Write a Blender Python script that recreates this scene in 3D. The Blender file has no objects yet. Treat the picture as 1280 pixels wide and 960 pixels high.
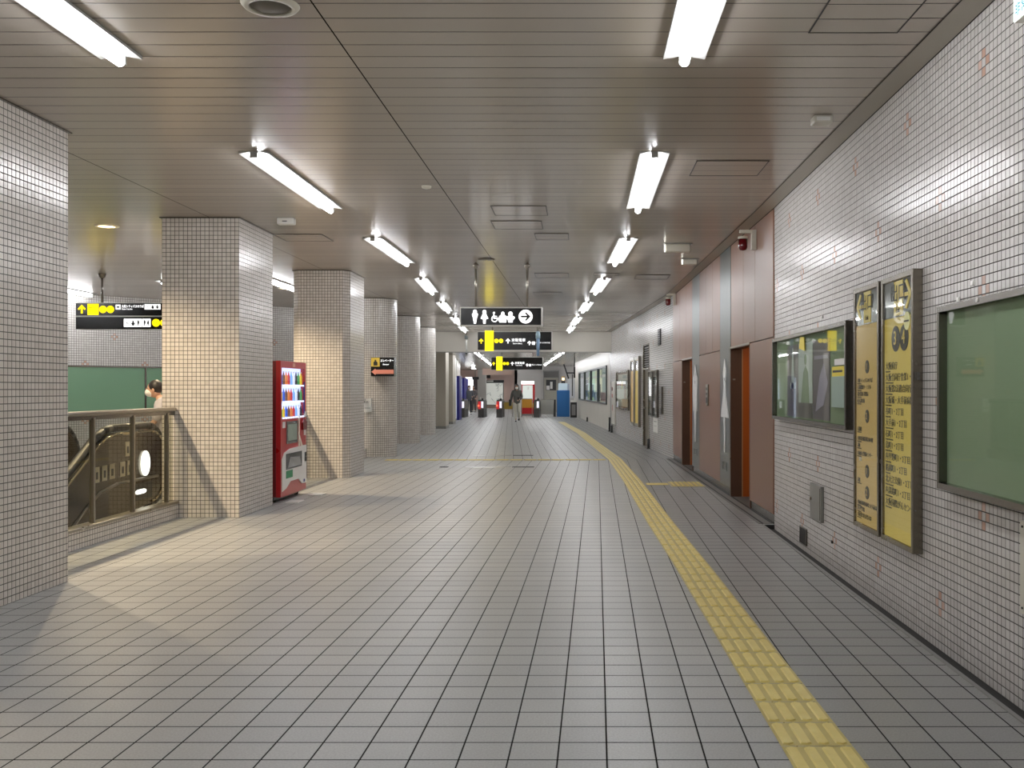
import bpy, bmesh, math, random
from mathutils import Vector, Matrix
R = random.Random(7)
PI = math.pi
K = 1.4            # metres along the hall per depth unit
H = 3.5            # ceiling height
scn = bpy.context.scene
COL = scn.collection

# ------------------------------------------------------------------ materials
def lin(c):
    if isinstance(c, str):
        c = [int(c[i:i+2], 16)/255 for i in (0, 2, 4)]
    return tuple((x/12.92 if x <= .04045 else ((x+.055)/1.055)**2.4) for x in c) + (1,)

_m = {}
def mat(name, col, rough=.5, metal=0, emit=0, spec=.5, coat=0, ecol=None, alpha=1):
    if name in _m: return _m[name]
    m = bpy.data.materials.new(name); m.use_nodes = True
    b = m.node_tree.nodes['Principled BSDF']
    b.inputs['Base Color'].default_value = lin(col)
    b.inputs['Roughness'].default_value = rough
    b.inputs['Metallic'].default_value = metal
    b.inputs['Specular IOR Level'].default_value = spec
    b.inputs['Coat Weight'].default_value = coat
    if emit:
        b.inputs['Emission Color'].default_value = lin(ecol or col)
        b.inputs['Emission Strength'].default_value = emit
    nt = m.node_tree
    if not emit:                                   # faint wear so that no surface is dead flat
        n = nt.nodes.new('ShaderNodeTexNoise'); n.inputs['Scale'].default_value = 6
        tc = nt.nodes.new('ShaderNodeTexCoord'); nt.links.new(tc.outputs['Object'], n.inputs['Vector'])
        mr = nt.nodes.new('ShaderNodeMapRange'); mr.inputs['To Min'].default_value = max(0, rough-.015); mr.inputs['To Max'].default_value = min(1, rough+.015)
        nt.links.new(n.outputs['Fac'], mr.inputs['Value']); nt.links.new(mr.outputs['Result'], b.inputs['Roughness'])
    _m[name] = m
    return m

class NT:
    def __init__(s, name):
        s.m = bpy.data.materials.new(name); s.m.use_nodes = True
        s.t = s.m.node_tree; s.b = s.t.nodes['Principled BSDF']
    def n(s, ty, **k):
        o = s.t.nodes.new(ty)
        for a, v in k.items():
            if hasattr(o, a): setattr(o, a, v)
        return o
    def l(s, a, b): s.t.links.new(a, b)
    def math(s, op, a, b=None, c=None):
        o = s.t.nodes.new('ShaderNodeMath'); o.operation = op
        for i, x in enumerate((a, b, c)):
            if x is None: continue
            if isinstance(x, (int, float)): o.inputs[i].default_value = x
            else: s.l(x, o.inputs[i])
        return o.outputs[0]
    def mix(s, fac, a, b):
        o = s.t.nodes.new('ShaderNodeMix'); o.data_type = 'RGBA'
        for sock, x in ((o.inputs[0], fac), (o.inputs[6], a), (o.inputs[7], b)):
            if isinstance(x, (int, float, tuple)): sock.default_value = x
            else: s.l(x, sock)
        return o.outputs[2]

def mosaic(name, c1, c2, grout, flowers=False, rough=.22, P=.05, W=.0045, tilt=.0022):
    s = NT(name)
    uv = s.n('ShaderNodeTexCoord').outputs['UV']
    sp = s.n('ShaderNodeSeparateXYZ'); s.l(uv, sp.inputs[0])
    u = s.math('DIVIDE', sp.outputs[0], P); v = s.math('DIVIDE', sp.outputs[1], P)
    iu = s.math('FLOOR', u); iv = s.math('FLOOR', v)
    fu = s.math('FRACT', u); fv = s.math('FRACT', v)
    eu = s.math('MINIMUM', fu, s.math('SUBTRACT', 1, fu)); ev = s.math('MINIMUM', fv, s.math('SUBTRACT', 1, fv))
    e = s.math('MINIMUM', eu, ev)
    mr = s.n('ShaderNodeMapRange'); s.l(e, mr.inputs['Value'])
    mr.inputs['From Min'].default_value = W/P*.6; mr.inputs['From Max'].default_value = W/P*1.3
    tilefac = mr.outputs['Result']
    cb = s.n('ShaderNodeCombineXYZ'); s.l(iu, cb.inputs[0]); s.l(iv, cb.inputs[1])
    wn = s.n('ShaderNodeTexWhiteNoise'); wn.noise_dimensions = '3D'; s.l(cb.outputs[0], wn.inputs['Vector'])
    col = s.mix(wn.outputs['Value'], lin(c1), lin(c2))
    if flowers:
        j0, i0 = 64, 106
        J = s.math('ADD', iv, -j0+1+1200); kk = s.math('FLOOR', s.math('DIVIDE', J, 12)); rj = s.math('MODULO', J, 12)
        par = s.math('MODULO', kk, 2)
        I = s.math('ADD', s.math('ADD', iu, -i0+1+2500), s.math('MULTIPLY', par, 12)); ri = s.math('MODULO', I, 25)
        dd = s.math('ADD', s.math('ABSOLUTE', s.math('SUBTRACT', rj, 1)), s.math('ABSOLUTE', s.math('SUBTRACT', ri, 1)))
        pink = s.math('COMPARE', dd, 1, .1)
        pk = s.mix(wn.outputs['Value'], lin('c9a08c'), lin('d8b8a8'))
        col = s.mix(pink, col, pk)
    col = s.mix(tilefac, lin(grout), col)
    s.l(col, s.b.inputs['Base Color'])
    # bevelled, slightly uneven tiles
    sw = s.n('ShaderNodeSeparateColor'); s.l(wn.outputs['Color'], sw.inputs[0])
    t1 = s.math('MULTIPLY', fu, s.math('SUBTRACT', sw.outputs[0], .5)); t2 = s.math('MULTIPLY', fv, s.math('SUBTRACT', sw.outputs[1], .5))
    ht = s.math('ADD', s.math('MULTIPLY', tilefac, .0012), s.math('MULTIPLY', s.math('ADD', t1, t2), tilt))
    bp = s.n('ShaderNodeBump'); bp.inputs['Distance'].default_value = 1; bp.inputs['Strength'].default_value = .55
    s.l(ht, bp.inputs['Height']); s.l(bp.outputs[0], s.b.inputs['Normal'])
    rr = s.n('ShaderNodeMapRange'); s.l(tilefac, rr.inputs['Value']); rr.inputs['To Min'].default_value = .8; rr.inputs['To Max'].default_value = rough
    s.l(rr.outputs['Result'], s.b.inputs['Roughness'])
    return s.m

def floor_mat():
    s = NT('floor_tiles')
    uv = s.n('ShaderNodeTexCoord').outputs['UV']
    sp = s.n('ShaderNodeSeparateXYZ'); s.l(uv, sp.inputs[0])
    P = .2; W = .0035
    u = s.math('DIVIDE', sp.outputs[0], P); v = s.math('DIVIDE', sp.outputs[1], P)
    fu = s.math('FRACT', u); fv = s.math('FRACT', v)
    eu = s.math('MINIMUM', fu, s.math('SUBTRACT', 1, fu)); ev = s.math('MINIMUM', fv, s.math('SUBTRACT', 1, fv))
    def ss(x, w):
        mr = s.n('ShaderNodeMapRange'); s.l(x, mr.inputs['Value']); mr.inputs['From Min'].default_value = w/P*.5; mr.inputs['From Max'].default_value = w/P*1.2
        return mr.outputs['Result']
    tf = s.math('MULTIPLY', ss(eu, .0045), ss(ev, .0056))
    cb = s.n('ShaderNodeCombineXYZ'); s.l(s.math('FLOOR', u), cb.inputs[0]); s.l(s.math('FLOOR', v), cb.inputs[1])
    wn = s.n('ShaderNodeTexWhiteNoise'); s.l(cb.outputs[0], wn.inputs['Vector'])
    no = s.n('ShaderNodeTexNoise'); no.inputs['Scale'].default_value = 110; no.inputs['Detail'].default_value = 3; s.l(uv, no.inputs['Vector'])
    nb = s.n('ShaderNodeTexNoise'); nb.inputs['Scale'].default_value = .7; nb.inputs['Detail'].default_value = 4; s.l(uv, nb.inputs['Vector'])
    c = s.mix(wn.outputs['Value'], lin('afb1b1'), lin('babbb9'))
    sc = s.n('ShaderNodeMapRange'); s.l(no.outputs['Fac'], sc.inputs['Value']); sc.inputs['From Min'].default_value = .3; sc.inputs['From Max'].default_value = .7
    sc.inputs['To Max'].default_value = .42
    c = s.mix(sc.outputs['Result'], c, lin('747574'))
    c = s.mix(s.math('MULTIPLY', nb.outputs['Fac'], .35), c, lin('a19f9a'))
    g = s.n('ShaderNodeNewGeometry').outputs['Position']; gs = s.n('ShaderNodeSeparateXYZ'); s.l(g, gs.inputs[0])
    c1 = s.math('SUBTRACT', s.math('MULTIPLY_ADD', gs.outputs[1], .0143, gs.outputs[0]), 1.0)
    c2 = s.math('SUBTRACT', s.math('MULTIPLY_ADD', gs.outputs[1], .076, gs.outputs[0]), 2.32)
    dim_dirty = s.math('GREATER_THAN', s.math('MAXIMUM', c1, c2), 0)      # dirt and weaker reflections, both painted as darker tiles right of the guide strip
    c = s.mix(s.math('MULTIPLY', dim_dirty, .42), c, lin('4e4b47'))
    c = s.mix(tf, lin('1c1b1a'), c); s.l(s.math('MULTIPLY', tf, .5), s.b.inputs['Specular IOR Level'])
    s.l(c, s.b.inputs['Base Color'])
    rr = s.n('ShaderNodeMapRange'); s.l(no.outputs['Fac'], rr.inputs['Value']); rr.inputs['To Min'].default_value = .24; rr.inputs['To Max'].default_value = .46
    s.l(rr.outputs['Result'], s.b.inputs['Roughness'])
    ht = s.math('ADD', s.math('MULTIPLY', tf, .0016), s.math('MULTIPLY', no.outputs['Fac'], .0012))
    bp = s.n('ShaderNodeBump'); bp.inputs['Distance'].default_value = 1; bp.inputs['Strength'].default_value = .5
    s.l(ht, bp.inputs['Height']); s.l(bp.outputs[0], s.b.inputs['Normal'])
    return s.m

def ceiling_mat(name, c='b3a99e', off=.19):
    s = NT(name)
    g = s.n('ShaderNodeNewGeometry').outputs['Position']
    sp = s.n('ShaderNodeSeparateXYZ'); s.l(g, sp.inputs[0])
    v = s.math('DIVIDE', s.math('SUBTRACT', sp.outputs[1], off-21), .21)
    fv = s.math('FRACT', v); ev = s.math('MINIMUM', fv, s.math('SUBTRACT', 1, fv))
    mr = s.n('ShaderNodeMapRange'); s.l(ev, mr.inputs['Value']); mr.inputs['From Min'].default_value = .014; mr.inputs['From Max'].default_value = .035
    tf = mr.outputs['Result']
    # lengthwise joints
    for x in (-1.4, -4.35):
        d = s.math('ABSOLUTE', s.math('SUBTRACT', sp.outputs[0], x))
        tf = s.math('MULTIPLY', tf, s.math('GREATER_THAN', d, .0045))
    cb = s.n('ShaderNodeCombineXYZ'); s.l(s.math('FLOOR', v), cb.inputs[0])
    wn = s.n('ShaderNodeTexWhiteNoise'); s.l(cb.outputs[0], wn.inputs['Vector'])
    col = s.mix(wn.outputs['Value'], lin(c), lin('bbb1a6'))
    nb = s.n('ShaderNodeTexNoise'); nb.inputs['Scale'].default_value = .8; s.l(g, nb.inputs['Vector'])
    col = s.mix(s.math('MULTIPLY', nb.outputs['Fac'], .3), col, lin('a89e94'))
    col = s.mix(tf, lin('1a1713'), col)
    s.l(col, s.b.inputs['Base Color'])
    rr = s.n('ShaderNodeMapRange'); s.l(tf, rr.inputs['Value']); rr.inputs['To Min'].default_value = .9; rr.inputs['To Max'].default_value = .21
    s.l(rr.outputs['Result'], s.b.inputs['Roughness']); s.l(s.math('MULTIPLY', tf, .6), s.b.inputs['Specular IOR Level'])
    s.b.inputs['Metallic'].default_value = .15
    # each slat is very slightly dished
    cr = s.math('MULTIPLY', s.math('MULTIPLY', fv, s.math('SUBTRACT', 1, fv)), .0022)
    tl = s.math('MULTIPLY', s.math('MULTIPLY', s.math('SUBTRACT', wn.outputs['Value'], .5), fv), .0006)
    ht = s.math('ADD', s.math('ADD', cr, tl), s.math('MULTIPLY', tf, -.002))
    bp = s.n('ShaderNodeBump'); bp.inputs['Distance'].default_value = 1; bp.inputs['Strength'].default_value = .6
    s.l(ht, bp.inputs['Height']); s.l(bp.outputs[0], s.b.inputs['Normal'])
    return s.m

def wood_mat(name, c1, c2, rough=.3):
    s = NT(name)
    tc = s.n('ShaderNodeTexCoord')
    mp = s.n('ShaderNodeMapping'); mp.inputs['Scale'].default_value = (60, 60, 1.2); s.l(tc.outputs['Object'], mp.inputs[0])
    no = s.n('ShaderNodeTexNoise'); no.inputs['Scale'].default_value = 1; no.inputs['Detail'].default_value = 5; s.l(mp.outputs[0], no.inputs['Vector'])
    mp2 = s.n('ShaderNodeMapping'); mp2.inputs['Scale'].default_value = (1.1, 1.1, .3); s.l(tc.outputs['Object'], mp2.inputs[0])
    n2 = s.n('ShaderNodeTexNoise'); n2.inputs['Scale'].default_value = 1; s.l(mp2.outputs[0], n2.inputs['Vector'])
    f = s.math('ADD', s.math('MULTIPLY', no.outputs['Fac'], .6), s.math('MULTIPLY', n2.outputs['Fac'], .5))
    s.l(s.mix(f, lin(c1), lin(c2)), s.b.inputs['Base Color'])
    s.b.inputs['Roughness'].default_value = rough
    return s.m

def glass_mat(name, tint, refl=.5):
    """clear pane: transparent, mirror-like towards grazing angles (same from both faces)"""
    m = bpy.data.materials.new(name); m.use_nodes = True; t = m.node_tree; t.nodes.clear()
    o = t.nodes.new('ShaderNodeOutputMaterial'); mx = t.nodes.new('ShaderNodeMixShader'); tr = t.nodes.new('ShaderNodeBsdfTransparent')
    gl = t.nodes.new('ShaderNodeBsdfGlossy'); lw = t.nodes.new('ShaderNodeLayerWeight'); lw.inputs['Blend'].default_value = .5
    pw = t.nodes.new('ShaderNodeMath'); pw.operation = 'POWER'; pw.inputs[1].default_value = 4.5
    mm = t.nodes.new('ShaderNodeMath'); mm.operation = 'MULTIPLY_ADD'; mm.inputs[1].default_value = refl; mm.inputs[2].default_value = .06*refl
    tr.inputs[0].default_value = lin(tint); gl.inputs['Roughness'].default_value = .02
    t.links.new(lw.outputs['Facing'], pw.inputs[0]); t.links.new(pw.outputs[0], mm.inputs[0]); t.links.new(mm.outputs[0], mx.inputs[0])
    t.links.new(tr.outputs[0], mx.inputs[1]); t.links.new(gl.outputs[0], mx.inputs[2]); t.links.new(mx.outputs[0], o.inputs[0])
    return m

def plaster(name, c, rough=.5, rc=None):
    s = NT(name)
    tc = s.n('ShaderNodeTexCoord'); no = s.n('ShaderNodeTexNoise'); no.inputs['Scale'].default_value = .9; no.inputs['Detail'].default_value = 5
    s.l(tc.outputs['Object'], no.inputs['Vector'])
    s.l(s.mix(no.outputs['Fac'], lin(c), lin(rc or c)), s.b.inputs['Base Color']); s.b.inputs['Roughness'].default_value = rough
    return s.m

M_wall = mosaic('white_mosaic_wall', 'd9d5d0', 'cbc6c1', '47413c', True, W=.0034)
M_wall2 = mosaic('white_mosaic_far', 'd9d5d0', 'cbc6c1', '2a2623', True, W=.0052)
M_colm = mosaic('cream_mosaic_column', 'dad3ca', 'cdc5bb', '4a4540', W=.0036)
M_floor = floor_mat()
M_ceil = ceiling_mat('slatted_ceiling')
M_ceil2 = ceiling_mat('slatted_ceiling_far', 'b8b2a4')
M_band = plaster('ceiling_band', '9a9384', .35, 'a39b8b')
M_brown = wood_mat('brown_laminate', '6e4530', '825539', .34)
M_jamb = wood_mat('dark_brown_jamb', '4a3327', '5d4030', .35)
M_orange = wood_mat('orange_door', 'a44a18', 'b8581e', .3)
M_beige = plaster('beige_plaster', 'b9b1a2', .5, 'aba391')
M_white = plaster('white_panel', 'd6d1c6', .35, 'cbc5b8')
M_pink = plaster('pinkish_wall', 'dcbfb3', .5, 'd2b3a8')
M_greyw = plaster('grey_wall', 'c8c4be', .5, 'bcb8b1')
STEEL = mat('brushed_steel', '9b968c', .28, .95)
STEELD = mat('dark_steel', '75716a', .26, .9)
BRONZE = mat('bronze_steel', '7d766a', .27, .85)
BLACK = mat('black_plastic', '141413', .35)
DARK = mat('dark_recess', '1b1917', .7)
GREY = mat('grey_metal', '85847f', .4, .3)
DGREY = mat('slate_panel', '454b4a', .3, .15)
WHITE = mat('white_plastic', 'e6e4de', .4)
OFFW = mat('off_white_enamel', 'c9c4b4', .35)
RED = mat('red_enamel', 'b3161c', .28)
DRED = mat('dark_red_enamel', '6e0b12', .3)
GREEN = mat('green_felt', '7f9473', .8)
YEL = mat('yellow_panel', 'cfb44a', .3, emit=.12)
YELO = mat('amber_panel', 'c4a157', .3, emit=.12)
TACT = mat('tactile_yellow', 'c9b263', .42)
TACTB = mat('tactile_yellow_bar', 'd6bd5c', .38)
BLUE = mat('blue_cover', '1d64a8', .5)
NAVY = mat('navy_panel', '1c1a78', .4)
RUBBER = mat('black_rubber', '0f0f0f', .45)
LAMP = mat('lamp_tube', 'ffffff', emit=22, ecol='fafbff')
LAMP2 = mat('lamp_tube_far', 'ffffff', emit=21, ecol='fafbff')
TRAY = mat('lamp_tray_white', 'a6a6a2', .4)
SIGNBK = mat('sign_black', '0c0c0c', .2)
SGW = mat('sign_white_lit', 'ffffff', emit=1.1)
SGY = mat('sign_yellow_lit', 'ffe600', emit=.95, ecol='ffe400')
INK = mat('ink_black', '1a1a16', .5)
GLASS = glass_mat('clear_glass', 'cdcfc3', .55)
GLASSB = glass_mat('board_glass', 'f6faf5', .6)
SKIN = mat('skin', 'c69a80', .5)
HAIR = mat('black_hair', '15110f', .5)

SPLIT = {'lamp_holder', 'yellow_mark', 'white_mark', 'pictogram', 'small_pictogram', 'price_button', 'number_disc', 'sticker', 'foot', 'screw', 'tube', 'side_trim', 'notice', 'button', 'shelf', 'stopper', 'running_figure', 'kick_board', 'backing', 'steel_edge', 'clamp', 'face', 'ball_joint', 'slate_strip', 'laminate_panel', 'jamb', 'side_piece', 'kerb_groove', 'eye', 'balustrade_panel', 'arm', 'bracket', 'frame'}

# ------------------------------------------------------------------ mesh tools
class MB:
    def __init__(s): s.v = []; s.f = []; s.uv = []; s.sm = []
    def poly(s, pts, uv=None, smooth=False):
        i = len(s.v); s.v += [tuple(p) for p in pts]; s.f.append(tuple(range(i, i+len(pts)))); s.uv.append(uv); s.sm.append(smooth); return s
    def box(s, x0, x1, y0, y1, z0, z1):
        if x0 > x1: x0, x1 = x1, x0
        if y0 > y1: y0, y1 = y1, y0
        if z0 > z1: z0, z1 = z1, z0
        p = [(x0,y0,z0),(x1,y0,z0),(x1,y1,z0),(x0,y1,z0),(x0,y0,z1),(x1,y0,z1),(x1,y1,z1),(x0,y1,z1)]
        for q in ((0,3,2,1),(4,5,6,7),(0,1,5,4),(1,2,6,5),(2,3,7,6),(3,0,4,7)): s.poly([p[k] for k in q])
        return s
    def pane(s, x0, x1, y, z0, z1):
        return s.poly([(x0,y,z0), (x1,y,z0), (x1,y,z1), (x0,y,z1)])
    def prism(s, pts, y0, y1, axis='y'):
        """pts: 2d outline (counter-clockwise) in x,z; extruded from y0 (front) to y1"""
        if axis == 'y': f = lambda a, b, c: (a, c, b)
        elif axis == 'x': f = lambda a, b, c: (c, a, b)
        else: f = lambda a, b, c: (a, b, c)
        A = [f(a, b, y0) for a, b in pts]; B = [f(a, b, y1) for a, b in pts]
        s.poly(A); s.poly(B[::-1]); n = len(pts)
        for i in range(n): s.poly([A[i], B[i], B[(i+1) % n], A[(i+1) % n]])
        return s
    def cyl(s, p0, p1, r, r1=None, n=12, cap=True):
        p0, p1 = Vector(p0), Vector(p1); r1 = r if r1 is None else r1
        d = (p1-p0).normalized(); a = d.orthogonal().normalized(); b = d.cross(a)
        A = [p0+(a*math.cos(2*PI*i/n)+b*math.sin(2*PI*i/n))*r for i in range(n)]
        B = [p1+(a*math.cos(2*PI*i/n)+b*math.sin(2*PI*i/n))*r1 for i in range(n)]
        for i in range(n): s.poly([A[i], A[(i+1) % n], B[(i+1) % n], B[i]], smooth=True)
        if cap: s.poly(A[::-1]); s.poly(B)
        return s
    def tube(s, pts, r, n=8):
        for a, b in zip(pts, pts[1:]): s.cyl(a, b, r, n=n)
        return s
    def lathe(s, prof, c=(0,0,0), n=20):
        for (r0, z0), (r1, z1) in zip(prof, prof[1:]):
            for i in range(n):
                a, b = 2*PI*i/n, 2*PI*(i+1)/n
                q = [(c[0]+r0*math.cos(a), c[1]+r0*math.sin(a), c[2]+z0), (c[0]+r0*math.cos(b), c[1]+r0*math.sin(b), c[2]+z0),
                     (c[0]+r1*math.cos(b), c[1]+r1*math.sin(b), c[2]+z1), (c[0]+r1*math.cos(a), c[1]+r1*math.sin(a), c[2]+z1)]
                if r0 < 1e-6: q = [q[0], q[2], q[3]]
                elif r1 < 1e-6: q = q[:3]
                s.poly(q, smooth=True)
        return s
    def ell(s, c, rx, ry, rz, n=14, m=10):
        prof = [(math.sin(PI*i/m), -math.cos(PI*i/m)) for i in range(m+1)]
        k = len(s.v); s.lathe(prof, n=n)
        for i in range(k, len(s.v)):
            x, y, z = s.v[i]; s.v[i] = (c[0]+x*rx, c[1]+y*ry, c[2]+z*rz)
        return s
    def clusters(s):
        key = {}; par = []
        def find(a):
            while par[a] != a: a = par[a]
            return a
        bb = []
        for f in s.f:
            P = [s.v[i] for i in f]; bb.append([min(p[k] for p in P)-1e-4 for k in range(3)]+[max(p[k] for p in P)+1e-4 for k in range(3)])
        par = list(range(len(s.f))); vk = {}
        for i, f in enumerate(s.f):
            for v in f:
                k = tuple(round(c, 4) for c in s.v[v])
                if k in vk: par[find(i)] = find(vk[k])
                else: vk[k] = i
        G = {}
        for i in range(len(s.f)): G.setdefault(find(i), []).append(i)
        items = [[g, [min(bb[i][k] for i in g) for k in range(3)]+[max(bb[i][k+3] for i in g) for k in range(3)]] for g in G.values()]
        again = True
        while again:
            again = False
            for a in range(len(items)):
                for b in range(a+1, len(items)):
                    A, B = items[a][1], items[b][1]
                    if all(A[k] <= B[k+3]+.004 and B[k] <= A[k+3]+.004 for k in range(3)):
                        items[a] = [items[a][0]+items[b][0], [min(A[k], B[k]) for k in range(3)]+[max(A[k+3], B[k+3]) for k in range(3)]]
                        items.pop(b); again = True; break
                if again: break
        return [g for g, _ in items]
    def build(s, name, m, parent=None, bevel=0, seg=2, fix=True):
        if name in SPLIT and len(s.f) < 900:
            cl = s.clusters()
            if len(cl) > 1:
                for g in cl:
                    q = MB(); q.f = [s.f[i] for i in g]; q.v = s.v; q.uv = [s.uv[i] for i in g]; q.sm = [s.sm[i] for i in g]
                    q.v = []; nf = []
                    for f in q.f: k = len(q.v); q.v += [s.v[i] for i in f]; nf.append(tuple(range(k, k+len(f))))
                    q.f = nf; o = q._build(name, m, parent, bevel, seg, fix)
                return o
        return s._build(name, m, parent, bevel, seg, fix)
    def _build(s, name, m, parent=None, bevel=0, seg=2, fix=True):
        bm = bmesh.new(); L = bm.loops.layers.uv.new('UVMap'); vs = [bm.verts.new(p) for p in s.v]
        for f, uv, sm in zip(s.f, s.uv, s.sm):
            try: F = bm.faces.new([vs[i] for i in f])
            except ValueError: continue
            F.smooth = sm
            if uv:
                for lp, c in zip(F.loops, uv): lp[L].uv = c
            else:
                F.normal_update(); n = F.normal
                if abs(n.z) > .7:
                    for lp in F.loops: lp[L].uv = (lp.vert.co.x, lp.vert.co.y)
                else:
                    t = Vector((-n.y, n.x, 0)); t = t.normalized() if t.length > 0 else Vector((1,0,0))
                    for lp in F.loops: lp[L].uv = (lp.vert.co.dot(t), lp.vert.co.z)
        bmesh.ops.remove_doubles(bm, verts=bm.verts, dist=1e-5)
        if fix and len(bm.faces): bmesh.ops.recalc_face_normals(bm, faces=bm.faces)
        if bevel:
            es = [e for e in bm.edges if len(e.link_faces) == 2 and e.calc_face_angle(0) > .6]
            bmesh.ops.bevel(bm, geom=es, offset=bevel, segments=seg, profile=.5, affect='EDGES', clamp_overlap=True)
        me = bpy.data.meshes.new(name); bm.to_mesh(me); bm.free()
        me.materials.append(m)
        o = bpy.data.objects.new(name, me); COL.objects.link(o)
        if parent: o.parent = parent
        return o

def tag(o, label=None, cat=None, group=None, kind=None):
    if label: o['label'] = label
    if cat: o['category'] = cat
    if group: o['group'] = group
    if kind: o['kind'] = kind
    return o
def thing(name, label, cat, loc=(0,0,0), rz=0, group=None, kind=None):
    o = bpy.data.objects.new(name, None); COL.objects.link(o); o.location = loc; o.rotation_euler = (0,0,rz)
    o.empty_display_size = .1
    return tag(o, label, cat, group, kind)
def struct(o): o['kind'] = 'structure'; return o
def dup(o, parent=None):
    c = o.copy(); COL.objects.link(c)
    if parent: c.parent = parent
    for ch in list(o.children): dup(ch, c)
    return c
def text(body, size, x, z, y, m, parent, name='lettering', align='LEFT', sx=1.0, depth=.001):
    cu = bpy.data.curves.new('t', 'FONT'); cu.body = body; cu.size = size; cu.align_x = align; cu.align_y = 'CENTER'; cu.extrude = depth; cu.resolution_u = 2
    to = bpy.data.objects.new('t', cu); COL.objects.link(to)
    dg = bpy.context.evaluated_depsgraph_get(); me = bpy.data.meshes.new_from_object(to.evaluated_get(dg))
    bpy.data.objects.remove(to); bpy.data.curves.remove(cu)
    me.transform(Matrix.Translation((x, y, z)) @ Matrix.Rotation(PI/2, 4, 'X') @ Matrix.Diagonal((sx, 1, 1, 1)))
    me.materials.clear(); me.materials.append(m); me.name = name
    o = bpy.data.objects.new(name, me); COL.objects.link(o); o.parent = parent
    return o
def circ(cx, cz, r, n=20, rx=None): return [(cx+(rx or r)*math.cos(2*PI*i/n), cz+r*math.sin(2*PI*i/n)) for i in range(n)]
def W(d): return d*K
# pixel -> place, at depth d
def PX(px, d): return (px-728)/900*d
def PH(py, d): return 1.5-(py-486)/900*d

# right wall plan
def RX(d):
    if d <= 7.95: return 2.12
    if d <= 15.4: return 2.12-.0227*(d-7.95)
    return 1.951-.095*(d-15.4)
def RA(d): return 0 if d <= 7.95 else (.0162 if d <= 15.4 else .0679)
def on_right(name, label, cat, d0, d1, z=0, out=0, group=None, kind=None):
    """thing on the right wall between depths d0<d1; local x runs towards the camera, -y out of the wall"""
    dm = (d0+d1)/2; t = thing(name, label, cat, (RX(dm)-out, W(dm), z), -PI/2+RA(dm), group, kind)
    return t, (d1-d0)*K
def frame(mb, w, z0, z1, t, y0, y1):
    return mb.box(-w/2, w/2, y0, y1, z1-t, z1).box(-w/2, w/2, y0, y1, z0, z0+t).box(-w/2, -w/2+t, y0, y1, z0+t, z1-t).box(w/2-t, w/2, y0, y1, z0+t, z1-t)

# ------------------------------------------------------------------ camera
cam = bpy.data.cameras.new('camera'); co = bpy.data.objects.new('camera', cam); COL.objects.link(co)
co.location = (0, 0, 1.5); co.rotation_euler = (PI/2, 0, 0)
cam.sensor_width = 36; cam.lens = 900*K/1280*36; cam.shift_x = (640-728)/1280; cam.shift_y = 6/1280
cam.clip_end = 300; scn.camera = co

# ------------------------------------------------------------------ floor
def fuv(x, d, far=False):
    y = W(d)
    if not far: return (x-.02*d-.041, y-.075)
    return (x-.02*15.2+.1*(d-15.2)-.041, y-.075)
def fl(mb, pts, far=False, z=0): mb.poly([(x, W(d), z) for x, d in pts], [fuv(x, d, far) for x, d in pts])
PIT = (-8.6, -4.82, 2.2, 8.75)
mb = MB(); GX = 1.985
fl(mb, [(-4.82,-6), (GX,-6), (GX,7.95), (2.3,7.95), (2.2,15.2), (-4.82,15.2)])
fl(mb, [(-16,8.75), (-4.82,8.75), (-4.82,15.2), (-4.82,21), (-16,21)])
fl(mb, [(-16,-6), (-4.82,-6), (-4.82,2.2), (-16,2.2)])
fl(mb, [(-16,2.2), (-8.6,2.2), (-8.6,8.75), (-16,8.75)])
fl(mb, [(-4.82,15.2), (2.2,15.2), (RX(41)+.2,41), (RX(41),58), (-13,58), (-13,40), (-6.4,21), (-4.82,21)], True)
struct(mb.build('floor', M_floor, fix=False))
# gutter along the foot of the right wall
mb = MB(); mb.box(GX, 2.2, W(-6), W(7.95), -.07, -.05); mb.box(GX, 2.2, W(7.95)-.012, W(7.95), -.07, -.001); struct(mb.build('trim_1', DARK))
mb = MB(); mb.box(GX-.012, GX+.014, W(-6), W(7.95), -.06, .004); struct(mb.build('trim_2', GREY))
# pit under the escalator
x0, x1, d0, d1 = PIT; mb = MB()
mb.box(x0-.1, x0, W(d0), W(d1), -4, -.001).box(x1, x1+.1, W(d0), W(d1), -4, -.001).box(x0-.1, x1+.1, W(d1), W(d1)+.1, -4, -.001).box(x0-.1, x1+.1, W(d0)-.1, W(d0), -4, -.001)
struct(mb.build('wall_left', M_colm))
mb = MB(); mb.box(x0-.1, x1+.1, W(d0)-.1, W(d1)+.1, -4.1, -4); struct(mb.build('floor', GREY))

# ------------------------------------------------------------------ ceiling
mb = MB(); z = H
mb.poly([(x, W(d), z) for x, d in [(-16,-6), (-16,25.5), (RX(25.5)+.02,25.5), (RX(15.4)+.01,15.4), (2.13,7.95), (2.13,-6)]])
struct(mb.build('ceiling', M_ceil, fix=False))
mb = MB(); z = 2.95
mb.poly([(x, W(d), z) for x, d in [(-14,25.6), (-14,58), (RX(41),58), (RX(41),41), (RX(25.6),25.6)]])
struct(mb.build('ceiling', M_ceil2, fix=False))
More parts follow.
